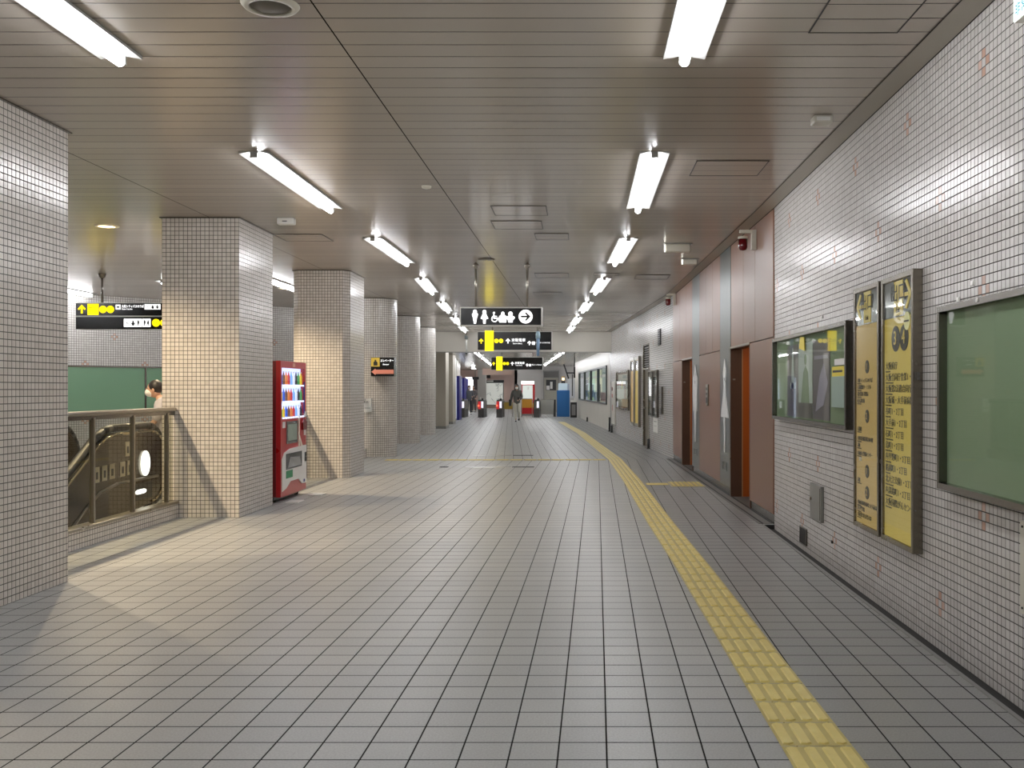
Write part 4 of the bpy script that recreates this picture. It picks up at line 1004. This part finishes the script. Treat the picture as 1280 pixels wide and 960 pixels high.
BST = mat('balustrade_steel', '57503f', .22, .9)
def escalator(label, xn, xf):
    """descends toward the camera; top landing at d~9"""
    yT = W(8.55); t = thing('escalator', label, 'escalator', (xn, yT, 0)); wdt = xf-xn   # xf<xn
    # top profile (local y, z)
    def prof(off):
        p = []
        for k in range(13):
            a = PI/2-PI*k/12; p.append((.42+ (.5-off)*math.cos(a), .55+(.5-off)*math.sin(a)))
        up = [(-.55, 1.05-off), (-.75, 1.02-off), (-.95, .94-off)]
        sl = [(-5.9, .94-off-4.95*.56)]
        return p, up, sl
    for side, x in (('near', 0), ('far', wdt)):
        sx = -1 if side == 'near' else 1
        xa, xb = (x, x+sx*.1) if side == 'near' else (x, x+sx*.1)
        p, up, sl = prof(.05)
        outline = sl+[(u) for u in up[::-1]]+p+[(-.2, .05), (-.2, -.25), (-1.0, -.3), (-5.9, -2.75-.3)]
        bal = MB().prism(outline, min(xa, xb), max(xa, xb), 'x').build('balustrade_panel', BST, t, bevel=.004)
        p, up, sl = prof(0)
        path = sl+up[::-1]+p
        MB().tube([((xa+xb)/2, y, z) for y, z in path], .045, 10).build('handrail', RUBBER, t)
        p, up, sl = prof(.07)
        path = sl+up[::-1]+p
        xs = xa+.006 if side == 'near' else xa-.006
        mbt = MB().tube([(xs, y, z) for y, z in path], .016, 6)
        mbt.build('trim_rail', mat('polished_brass_steel', 'b5a98a', .15, 1), t)
        dk = [(-5.9, -2.32), (-1.2, .22), (-.9, .36), (-.5, .42), (.6, .42)]
        MB().tube([(xs, y, z) for y, z in dk], .018, 6).build('deck_edge', STEEL, t)
    mb = MB()
    for k in range(12):
        y = -1.0-k*.4; z = -.05-k*.224; mb.box(-.1, wdt+.1, y-.4, y, z-.5, z-.2)
        for q in range(16): mb.box(-.12+(wdt+.22)*q/16, -.12+(wdt+.22)*q/16-.02, y-.4, y, z-.2, z-.185)
    mb.build('steps', STEELD, t)
    MB().box(-.1, wdt+.1, -1.0, .9, -.05, .006).build('landing_plate', STEEL, t, bevel=.002)
    MB().box(-.1, wdt+.1, -1.02, -.9, .006, .012).build('comb', mat('comb_yellow', 'c9a62c', .4), t)
    # details on the outer side of the near balustrade
    MB().prism(circ(.23, .60, .15, 28, .115), .003, .02, 'x').build('round_lamp', mat('lamp_disc', 'ffffff', emit=2.2), t)
    MB().box(.003, .012, -.12, .42, .17, .37).build('lamp_box', BLACK, t)
    MB().prism([(.1+.09*math.cos(a)+(.06 if math.cos(a) > 0 else -.06), .27+.028*math.sin(a)) for a in [2*PI*i/20 for i in range(20)]], .012, .016, 'x').build('slot_lamp', mat('lamp_disc', 'ffffff', emit=2.2), t)
    PN = mat('notice_cream', 'ddd2b8', .5)
    for k, (y, z) in enumerate([(-.98, .56), (-.80, .565), (-.62, .57), (-.36, .575), (-.18, .58), (-.23, .80)]):
        n = MB().box(.003, .007, y-.06, y+.06, z-.085, z+.085).build('notice_sticker', PN, t)
        MB().box(.007, .009, y-.025, y+.025, z-.05, z+.03).build('notice_picture', mat('notice_dark', '3d3a36', .5), n)
    MB().box(.003, .007, -.1, -.03, .3, .48).build('paper_strip', mat('strip_yellowish', 'bdb184', .5), t)
    return t
escalator('steel escalator with black handrail seen through the glass railing', -5.3, -6.5)

# green board on the diagonal left wall
def on_diag(u):  # u from right end
    a = Vector((-5.9, W(18.6))); b = Vector((-16, W(11.4))); dvec = (b-a).normalized(); return a+dvec*u, dvec
a, dv = on_diag(0)
angd = math.atan2(-dv.y, -dv.x)
pL = Vector((-10.9, 0)); 
def diag_u_at(X): return (X-(-5.9))/dv.x
uc = (diag_u_at(-11.6)+diag_u_at(-7.2))/2; ww = abs(diag_u_at(-11.6)-diag_u_at(-7.2))
c_, _ = on_diag(uc)
t = thing('green_board', 'wide green panel board on the tiled wall behind the escalator', 'board', (c_.x, c_.y, 0), angd)
MB().box(-ww/2, ww/2, -.03, -.002, .95, 1.97).build('panel', mat('green_board', '729a7b', .25), t)
frame(MB(), ww, .93, 1.99, .03, -.05, -.002).box(-.4, -.36, -.045, -.03, .95, 1.97).build('frame', STEELD, t)

# person handled below ---------------------------------------------------------
def skin_mesh(chains, sub=2):
    """chains: list of lists of (x,y,z,r) ; each chain may start at ('@',idx) of an earlier vertex"""
    v = []; e = []; r = []; roots = []
    for ch in chains:
        prev = None
        for k, p in enumerate(ch):
            if p[0] == '@': prev = p[1]; continue
            v.append(p[:3]); r.append(p[3]); i = len(v)-1
            if prev is not None: e.append((prev, i))
            else: roots.append(i)
            prev = i
    me = bpy.data.meshes.new('sk'); me.from_pydata(v, e, []); o = bpy.data.objects.new('sk', me); COL.objects.link(o)
    o.modifiers.new('s', 'SKIN')
    for i, rr in enumerate(r):
        q = rr if isinstance(rr, tuple) else (rr, rr)
        me.skin_vertices[0].data[i].radius = q; me.skin_vertices[0].data[i].use_root = i in roots
    ss = o.modifiers.new('u', 'SUBSURF'); ss.levels = sub; ss.render_levels = sub
    dg = bpy.context.evaluated_depsgraph_get(); m2 = bpy.data.meshes.new_from_object(o.evaluated_get(dg))
    bpy.data.objects.remove(o); bpy.data.meshes.remove(me)
    for p in m2.polygons: p.use_smooth = True
    return m2
def mo(me, name, m, parent):
    me.materials.clear(); me.materials.append(m); me.name = name
    o = bpy.data.objects.new(name, me); COL.objects.link(o); o.parent = parent; return o
def lerp(a, b, t): return tuple(a[i]+(b[i]-a[i])*t for i in range(3))
def person(label, loc, rz, J, top, bottom, shoe, height=1.7, mask=True, hair_long=True, sleeve=1.0, extra=None, scale=1):
    """front of the body is -y. J: joint dict in metres for a 1.7 m body"""
    t = thing('person', label, 'person', loc, rz); t.scale = (scale,)*3
    hp, ch, nk, hd = J['hip'], J['chest'], J['neck'], J['head']
    chains = [[(*hp, .115), (*lerp(hp, ch, .5), (.13, .1)), (*ch, (.155, .105)), (*nk, .052), (*lerp(nk, hd, .45), .05)]]
    idx = 5; arms = []
    body = chains
    for s in ('l', 'r'):
        sh, el, wr = J['sh'+s], J['el'+s], J['wr'+s]
        sx = 1 if s == 'l' else -1
        body.append([('@', 2), (*sh, .055), (*lerp(sh, el, .6), .044), (*el, .037), (*lerp(el, wr, .4), .036), (*wr, .024)])
        d = Vector(wr)-Vector(el); d.normalize()
        pal = Vector(wr)+d*.05; hidx = 5
        side = d.cross(Vector((0, 1, 0))); side = side.normalized() if side.length > .1 else Vector((1,0,0))
        body[-1] += [(*pal, (.034, .018)), (*(Vector(wr)+d*.085), (.036, .016))]
        for k, off in enumerate((-.028, -.010, .010, .027)):
            b0 = Vector(wr)+d*.08+side*off; L = (.062, .074, .070, .054)[k]; cu = Vector((0, -.012, -.004))
            body.append([(*b0, .009), (*(b0+d*L*.5+cu*.4), .0085), (*(b0+d*L+cu*1.5), .007)])
        b0 = Vector(wr)+d*.03+side*-.03; body.append([(*b0, .011), (*(b0-side*.02+d*.03), .01), (*(b0-side*.028+d*.055), .008)])
        hp2, kn, an = J['th'+s], J['kn'+s], J['an'+s]
    for s in ('l', 'r'):
        hp2, kn, an = J['th'+s], J['kn'+s], J['an'+s]
        body.append([('@', 0), (*hp2, .085), (*lerp(hp2, kn, .5), .07), (*kn, .052), (*lerp(kn, an, .35), .05), (*an, .034)])
    mo(skin_mesh(body, 1), 'body', SKIN, t)
    # head with face
    mb = MB(); mb.ell((hd[0], hd[1], hd[2]), .078, .096, .115, 18, 14); f = (hd[0], hd[1]-.09, hd[2])
    mb.prism([(f[0]-.014, f[2]-.03), (f[0]+.014, f[2]-.03), (f[0], f[2]+.015)], f[1]-.018, f[1]+.02)
    for sx in (-1, 1): mb.ell((hd[0]+sx*.08, hd[1], hd[2]-.01), .014, .02, .03, 8, 6)
    mb.build('head', SKIN, t)
    mb = MB()
    for sx in (-1, 1): mb.ell((hd[0]+sx*.03, hd[1]-.088, hd[2]+.012), .012, .008, .006, 8, 6)
    mb.build('eye', mat('eye_dark', '1c1512', .3), t)
    if mask: MB().ell((hd[0], hd[1]-.055, hd[2]-.045), .07, .072, .058, 14, 10).build('face_mask', WHITE, t)
    else: MB().ell((hd[0], hd[1]-.086, hd[2]-.055), .024, .01, .008, 8, 6).build('mouth', mat('lips', '9c5548', .5), t)
    mb = MB(); mb.ell((hd[0], hd[1]+.018, hd[2]+.03), .092, .1, .107, 18, 12)
    if hair_long:
        for sx in (-1, 1): mb.ell((hd[0]+sx*.072, hd[1]+.02, hd[2]-.045), .034, .06, .09, 10, 8)
        mb.ell((hd[0], hd[1]+.06, hd[2]-.05), .08, .05, .1, 12, 8)
    mb.build('hair', HAIR, t)
    # clothes
    c = [[(*lerp(hp, ch, -.35), (.17, .15)), (*lerp(hp, ch, -.05), (.17, .148)), (*lerp(hp, ch, .5), (.17, .145)), (*ch, (.195, .15)), (*lerp(ch, nk, .8), .08)]]
    for s in ('l', 'r'):
        sh, el, wr = J['sh'+s], J['el'+s], J['wr'+s]
        c.append([('@', 3), (*sh, .088), (*lerp(sh, el, .6), .075), (*el, .066)] + ([(*lerp(el, wr, .5), .06), (*lerp(el, wr, .95), .048)] if sleeve > .9 else []))
    mo(skin_mesh(c, 1), 'shirt', top, t)
    c = [[(*lerp(hp, ch, .1), (.13, .11)), (*hp, (.15, .125))]]
    for s in ('l', 'r'):
        hp2, kn, an = J['th'+s], J['kn'+s], J['an'+s]
        c.append([('@', 1), (*hp2, .1), (*lerp(hp2, kn, .5), .088), (*kn, .072), (*lerp(kn, an, .5), .066), (*lerp(kn, an, .93), .056)])
    mo(skin_mesh(c, 1), 'trousers', bottom, t)
    for s in ('l', 'r'):
        a = J['an'+s]; tz = J.get('tip'+s, (a[0], a[1]-.17, a[2]-.06))
        mo(skin_mesh([[(a[0], a[1]+.045, a[2]-.045, .036), (a[0], a[1]-.04, a[2]-.04, .042), (tz[0], tz[1], tz[2]+.005, (.042, .026))]], 1), 'shoe', shoe, t)
    if extra: extra(t, J)
    return t
WALK = dict(hip=(0,0,.92), chest=(0,-.02,1.27), neck=(0,-.01,1.43), head=(0,-.03,1.575),
    shl=(.175,-.01,1.36), ell=(.235,-.02,1.1), wrl=(.12,-.2,1.02), shr=(-.175,-.01,1.36), elr=(-.25,.06,1.1), wrr=(-.28,.02,.86),
    thl=(.08,0,.86), knl=(.09,-.02,.48), anl=(.08,.28,.17), tipl=(.08,.16,.05), thr=(-.08,-.02,.86), knr=(-.06,-.17,.49), anr=(-.02,-.32,.09), tipr=(-.02,-.49,.04))
STAND = dict(hip=(0,0,.92), chest=(0,.0,1.27), neck=(0,0,1.43), head=(0,-.03,1.575),
    shl=(.175,0,1.36), ell=(.22,.02,1.1), wrl=(.16,-.18,1.05), shr=(-.175,0,1.36), elr=(-.22,.02,1.1), wrr=(-.22,-.06,.86),
    thl=(.09,0,.86), knl=(.1,-.02,.48), anl=(.1,.02,.09), thr=(-.09,0,.86), knr=(-.1,-.03,.48), anr=(-.11,-.0,.09))
def bag(m):
    def f(t, J):
        MB().box(-.36, -.24, -.06, .2, .72, 1.02).build('shoulder_bag', m, t, bevel=.03)
        MB().tube([(-.3, .05, 1.02), (-.24, .03, 1.25), (-.13, .0, 1.42), (-.05, .06, 1.44)], .012).build('bag_strap', m, t)
    return f
def phone(t, J):
    w_ = J['wrl']; MB().box(w_[0]-.07, w_[0]-.0, w_[1]-.1, w_[1]-.09, w_[2]-.02, w_[2]+.1).build('phone', BLACK, t, bevel=.004)
def both(t, J): bag(BLACK)(t, J); phone(t, J)
TOPG = mat('grey_shirt', '5b5a55', .8); PANT = mat('cream_trousers', 'cfcabb', .8)
person('person in grey top and cream trousers walking toward the viewer with mask and bag', (PX(646,32.6), W(32.6), 0), 0, WALK, TOPG, PANT, BLACK, extra=both)
person('person in grey and dark trousers standing before the gates on the left', (PX(586.5,41.5), W(41.5), 0), .3, STAND, mat('grey_jacket', '4b4e52', .8), mat('charcoal_trousers', '2a2b2e', .8), BLACK, extra=bag(BLACK))
person('person in pale top standing farther back beside the dark post', (PX(592.5,45.5), W(45.5), 0), -.6, STAND, mat('dusty_jacket', '55504f', .8), mat('brown_trousers', '4a4340', .8), BLACK, mask=False, extra=bag(mat('maroon_bag', '5a1a22', .6)))
LEAN = dict(STAND); LEAN.update(head=(0,-.16,1.53), neck=(0,-.09,1.41), chest=(0,-.05,1.26), ell=(.2,-.12,1.08), wrl=(.1,-.3,.96), elr=(-.2,-.12,1.08), wrr=(-.12,-.3,.98))
person('person with dark hair and white mask half hidden behind column at escalator', (-5.66, W(9.8), 0), -PI/2+.2, LEAN, mat('pale_top', 'b9b6bd', .8), mat('taupe_trousers', '8a7468', .8), BLACK, hair_long=False, sleeve=.5, scale=.975)

# ------------------------------------------------------------------ ticket gates and things at the far end
def gate(px, d, label, red=True):
    X = PX(px, d); t = thing('ticket_gate', label, 'ticket gate', (X, W(d), 0), group='ticket gates')
    MB().box(-.15, .15, 0, 1.8, .02, .42).build('plinth', mat('gate_dark', '3a3634', .4), t, bevel=.01)
    MB().box(-.16, .16, -.02, 1.82, 0, .03).build('base', BLACK, t)
    MB().box(-.15, .15, .01, 1.8, .42, .86).build('cabinet', STEELD, t, bevel=.02)
    if red: MB().box(-.145, .0, -.006, .01, .44, .84).build('red_panel', mat('gate_red', 'c2282c', .4, emit=.25), t)
    MB().box(.02, .13, -.012, .01, .5, .84).build('card_reader', mat('reader_white', 'e8e6f5', .3, emit=.5), t, bevel=.003)
    MB().box(-.14, .14, .05, 1.7, .86, .93).build('top', DGREY, t, bevel=.02)
    MB().cyl((-.02, .1, .93), (-.02, .1, 1.06), .05, .02).build('sensor_head', WHITE, t); MB().box(.04, .13, .02, .12, .93, 1.0).build('reader_hood', BLACK, t)
    if red: MB().prism(circ(-.12, .62, .05), -.03, -.006).build('no_entry_mark', mat('mark_orange', 'ff6a4a', emit=.8), t)
gate(577, 37.6, 'ticket gate cabinet farthest left, partly behind a blue panel', False)
gate(601, 37.6, 'ticket gate with red and white panels, second from the left')
gate(624, 37.6, 'ticket gate with red and white panels, third from the left')
gate(670.5, 37.8, 'dark ticket gate right of the walking person', False)
def fence(pxa, pxb, d, z0, z1, label, m, rails=True):
    xa, xb = PX(pxa, d), PX(pxb, d); w = xb-xa; t = thing('barrier_fence', label, 'fence', ((xa+xb)/2, W(d), 0), group='barriers at the gates')
    MB().box(-w/2, w/2, -.01, .01, z0, z1).build('panel', m, t)
    MB().cyl((-w/2, 0, z1+.02), (w/2, 0, z1+.02), .022).build('top_rail', STEEL, t)
    for s in (-1, 1): MB().cyl((s*w/2, 0, 0), (s*w/2, 0, z1), .02).build('post', STEEL, t)
fence(629.8, 641, 38.2, .42, .78, 'low barrier with yellow band between gate and walking person', mat('amber_glass', 'a08028', .4))
fence(652, 665.3, 38.0, .5, .95, 'low barrier with orange band in front of the red poster stand', mat('orange_band', 'c98a20', .4))
fence(676, 692, 39.0, .12, .9, 'pale grey barrier panel between dark gate and blue box', mat('barrier_grey', 'aaa79c', .4))
# red poster stand
d = 40.2; xa, xb = PX(652,d), PX(668.5,d); w = xb-xa; t = thing('poster_stand', 'red framed poster stand with white header behind the walking person', 'poster stand', ((xa+xb)/2, W(d), 0))
MB().box(-w/2, w/2, 0, .3, .1, 1.75).build('frame', RED, t, bevel=.02)
MB().box(-w/2+.05, w/2-.12, -.01, 0, .75, 1.7).build('poster', mat('poster_misty', 'cfd6cf', .4, emit=.3), t)
MB().box(-w/2-.02, w/2-.05, -.02, .28, 1.76, 1.92).build('header', mat('header_lit', 'ffffff', emit=1), t)
MB().box(-w/2+.3, w/2-.3, -.014, -.01, 1.45, 1.6).build('note', WHITE, t)
MB().box(-w/2+.02, w/2-.02, -.014, 0, .45, .7).build('orange_band', mat('orange_band', 'c98a20', .4), t)
MB().box(-w/2, w/2, -.01, .31, 0, .1).build('base', GREY, t)
# blue covered box
d = 38.6; xa, xb = PX(696,d), PX(712,d); w = xb-xa; t = thing('blue_cabinet', 'tall blue covered box with pale top beside the right far wall', 'cabinet', ((xa+xb)/2, W(d), 0))
MB().box(-w/2, w/2, 0, .5, .0, 1.42).build('cover', BLUE, t, bevel=.015)
MB().box(-w/2+.08, w/2-.12, .05, .4, 1.421, 1.8).build('pale_top', mat('pale_screen', 'b8cbd6', .3, emit=.2), t, bevel=.01)
MB().box(w/2-.12, w/2-.02, .05, .3, 1.421, 1.75).build('side_piece', mat('pale_piece', 'aab4c8', .4), t)
t = thing('barrier_post', 'black upright post left of the blue box', 'post', (PX(693.5,38.6), W(38.6), 0)); MB().box(-.05, .05, 0, .1, .0, .92).build('post', BLACK, t); MB().box(-.07, .07, -.02, .12, 0, .03).build('base', STEELD, t)
d = 37.5; t = thing('display_cabinet', 'low black cabinet with grey front between blue box and wall', 'cabinet', (PX(717.0,d), W(d), 0))
MB().box(-.17, .17, 0, .4, 0, .8).build('body', BLACK, t, bevel=.01); MB().box(-.1, .1, -.008, 0, .12, .68).build('front_panel', mat('panel_mid', '7d7a78', .4), t)
MB().box(-.15, .15, .02, .35, .8, .9).build('papers', mat('paper_white', 'e8e4da', .5), t)
# monitors on bracket
d = 33; t = thing('ceiling_monitor', 'black monitor tilted on a ceiling bracket at the far right wall', 'monitor', (PX(711,d), W(d), 0))
mb = MB(); mb.prism([(-.26, 2.62), (-.2, 2.64), (.02, 1.98), (-.04, 1.95)], 0, .5); mb.build('screen', BLACK, t)
MB().box(-.1, .3, .2, .27, 2.2, 2.26).box(.22, .3, .2, .27, 2.0, 2.5).build('arm', BLACK, t)
MB().cyl((.26, .23, 2.5), (.26, .23, 2.95), .03).build('pole', BLACK, t)
# wall posters by the blue box
t = thing('wall_notice', 'pale notices with dark frame on the wall above black cabinet', 'notice', (PX(716,39.5), W(39.5), 0))
MB().box(-.3, .12, 0, .02, 1.0, 2.05).build('sheet', mat('notice_pale', 'cfd0d0', .4), t); MB().box(-.05, .0, -.01, 0, 1.1, 2.3).build('dark_strip', BLACK, t)
t = thing('clock_lamp', 'small amber lantern-like lamp on wall above the blue box', 'lamp', (PX(704,45.9), W(45.9), 0))
MB().box(-.12, .12, 0, .15, 2.0, 2.3).build('body', mat('amber_lamp', 'c9a468', .4), t); MB().box(-.07, .07, -.01, .0, 2.05, 2.2).build('glow', mat('glow_soft', 'fff4d0', emit=1.2), t); MB().box(-.13, .13, 0, .15, 1.82, 1.99).build('lower_box', BLACK, t)
# far door with transom
d = 46.4; xa, xb = PX(680,d), PX(698,d); w = xb-xa
o = bpy.data.objects.new('door_4', None); COL.objects.link(o); struct(o); o.location = ((xa+xb)/2, W(d)-.0, 0)
MB().box(-w/2, w/2, .02, .09, 0, 2.2).build('leaf', mat('far_door', 'a8a392', .5), o); MB().box(-w/2, w/2, .02, .09, 2.22, 2.62).build('transom', mat('transom_grey', '55524c', .3), o)
MB().box(-w/2+.13, w/2-.15, .0, .02, 1.4, 2.08).build('pane', BLACK, o); MB().box(-w/2+.16, -w/2+.36, -.006, 0, 1.43, 1.7).box(-w/2+.4, -w/2+.55, -.006, 0, 1.5, 1.95).build('notice', WHITE, o)
MB().box(-w/2-.04, -w/2, 0, .09, 0, 2.66).box(w/2, w/2+.04, 0, .09, 0, 2.66).box(-w/2-.04, w/2+.04, 0, .09, 2.62, 2.68).build('frame', GREY, o)
MB().cyl((-w/2+.1, -.04, 1.05), (-w/2+.1, .02, 1.05), .03).build('handle', STEEL, o)
# route map board
d = 55.8; xa, xb = PX(607,d), PX(629.5,d); w = xb-xa; t = thing('route_map_board', 'large route map board with black header on the far end wall', 'map board', ((xa+xb)/2, W(d), 0))
MB().box(-w/2, w/2, 0, .08, .25, 1.97).build('map_panel', mat('map_white', 'd4d6ce', .4, emit=.25), t); frame(MB(), w, .22, 2.0, .05, -.03, .08).build('frame', DGREY, t)
MB().box(-w/2-.02, w/2+.03, -.04, .08, 2.0, 2.18).build('header', BLACK, t); MB().box(-w/2+.1, -w/2+.6, -.05, -.04, 2.04, 2.14).build('header_text', WHITE, t)
mb = MB(); rr = random.Random(3)
for k in range(9):
    x, z = rr.uniform(-w/2+.15, w/2-.3), rr.uniform(.4, 1.8)
    for q in range(4):
        x2, z2 = min(w/2-.1, max(-w/2+.1, x+rr.uniform(-.25, .3))), min(1.9, max(.35, z+rr.uniform(-.3, .3))); mb.cyl((x, -.006, z), (x2, -.006, z2), .012, n=6); x, z = x2, z2
mb.build('route_lines', mat('route_grey', '8f9794', .5), t)
t = thing('far_speaker_box', 'small dark box on the pinkish wall above the route map', 'speaker', (PX(610.5,55.8), W(55.8), 0)); MB().box(-.15, .15, 0, .15, 2.32, 2.68).build('box', mat('maroon_box', '2e1f20', .4), t, bevel=.01); MB().box(-.1, .1, -.01, 0, 2.38, 2.6).build('front', BLACK, t)
t = thing('dark_hanging_sign', 'dark narrow projecting sign above the two standing people', 'sign', (PX(594,47), W(47), 0)); MB().box(-.14, .14, 0, .1, 1.1, 2.1).build('banner', mat('banner_dark', '3a2a2c', .5), t); MB().box(-.2, .24, -.02, .12, 2.1, 2.28).build('top_box', BLACK, t); MB().cyl((0,.05,2.28), (0,.05,2.95), .02).build('rod', STEEL, t)
t = thing('lit_shop_panel', 'bright white lit panel on the left beyond the gates', 'display', (PX(588,50), W(50), 0)); MB().box(-.35, .35, 0, .1, 1.0, 2.3).build('panel', mat('shop_lit', 'ffffff', emit=1.3), t); MB().box(-.4, .4, .01, .12, 0, 1.0).build('counter', OFFW, t)

# ------------------------------------------------------------------ tactile paving
def strip_blocks(path):
    pts = [Vector((x, W(d))) for x, d in path]; out = []; rem = 0
    for a, b in zip(pts, pts[1:]):
        L = (b-a).length; dv = (b-a).normalized(); s = 0
        n = max(1, round(L/.3)); st = L/n
        for k in range(n): out.append((a+dv*(k+.5)*st, dv, st))
    return out
def tactile(name, label, path, dots=False):
    t = thing(name, label, 'tactile paving'); mb, mc = MB(), MB()
    for c, dv, st in strip_blocks(path):
        n = Vector((dv.y, -dv.x)); h = st/2-.003
        def q(u, v): p = c+dv*u+n*v; return (p.x, p.y)
        mb.poly([(*q(-h,-.15), .0045), (*q(-h,.15), .0045), (*q(h,.15), .0045), (*q(h,-.15), .0045)])
        for v in (-.1125, -.0375, .0375, .1125):
            A = [(-h+.028, v-.0195), (-h+.016, v), (-h+.028, v+.0195), (h-.028, v+.0195), (h-.016, v), (h-.028, v-.0195)]
            lo = [(*q(u, w_+(.005 if w_ > v else -.005 if w_ < v else 0)), .0045) for u, w_ in A]; hi = [(*q(u, w_), .0115) for u, w_ in A]
            mc.poly(hi)
            for i in range(6): mc.poly([lo[i], lo[(i+1) % 6], hi[(i+1) % 6], hi[i]])
    a = mb.build('base_blocks', M_tb, t, fix=False); mc.build('raised_bars', M_tr, t)
    return t
def tact_mat(nm, c1, c2):
    s = NT(nm); g = s.n('ShaderNodeNewGeometry').outputs['Position']; n = s.n('ShaderNodeTexNoise'); n.inputs['Scale'].default_value = 9; n.inputs['Detail'].default_value = 6; s.l(g, n.inputs['Vector'])
    s.l(s.mix(n.outputs['Fac'], lin(c1), lin(c2)), s.b.inputs['Base Color']); s.b.inputs['Roughness'].default_value = .4; return s.m
M_tb = tact_mat('tactile_base', 'b8a65c', 'cbb974'); M_tr = tact_mat('tactile_bar', 'd4bc5c', 'ecdc92')
tactile('tactile_paving', 'yellow tactile guide strip running from the foreground along the right side', [(1.0, 1.7), (.985, 2.8), (.93, 6), (.875, 8), (.81, 11.7), (.69, 15.3)])
tactile('tactile_paving', 'far yellow tactile guide strip bending left toward the ticket gates', [(.69, 15.32), (-.05, 24.5), (-.95, 32.5)])
tactile('tactile_paving', 'short yellow tactile branch strip leading to the toilet wall', [(.99, 11.3), (1.36, 11.3)])
o = MB()
t = thing('tactile_paving', 'yellow tactile warning block with lines in front of the man figure', 'tactile paving', (1.63, W(11.32), 0))
MB().box(-.26, .26, -.38, .38, 0, .005).build('base_block', M_tb, t)
mb = MB()
for k in range(11):
    for j in range(7): mb.cyl((-.21+.07*j, -.33+.066*k, .005), (-.21+.07*j, -.33+.066*k, .0095), .02, .013, 8)
mb.build('dot_pattern', M_tr, t)
tactile('tactile_paving', 'yellow tactile strip crossing the hall before the round columns', [(-4.15, 15.12), (.5, 15.18)])
# floor service plates
PLT = mat('polished_plate', 'e8e8e4', .25, .3)
for x, d, w, m, l in ((PX(616,16.2), 16.2, .85, PLT, 'shiny floor strip plate beyond the yellow cross strip'), (PX(654,16.2), 16.2, .45, DARK, 'dark floor grate right of the farther shiny plate'),
                      (PX(609,13.8), 13.8, .9, PLT, 'shiny floor strip plate before the yellow cross strip'), (PX(654,13.8), 13.8, .42, DARK, 'dark floor grate right of the nearer shiny plate'), (PX(555,13.8), 13.8, .16, DARK, 'small dark floor grate left of the nearer shiny plate')):
    tag(MB().box(-w/2, w/2, -.1, .1, .0005, .004).build('floor_plate', m), l, 'floor plate', 'metal plates set in the floor').location = (x, W(d), 0)

# ------------------------------------------------------------------ world and view
wd = bpy.data.worlds.new('world'); scn.world = wd; wd.use_nodes = True
wd.node_tree.nodes['Background'].inputs[0].default_value = (.9, .92, 1, 1); wd.node_tree.nodes['Background'].inputs[1].default_value = .3
scn.view_settings.view_transform = 'Standard'; scn.view_settings.look = 'None'; scn.view_settings.exposure = .85; scn.view_settings.gamma = 1.1
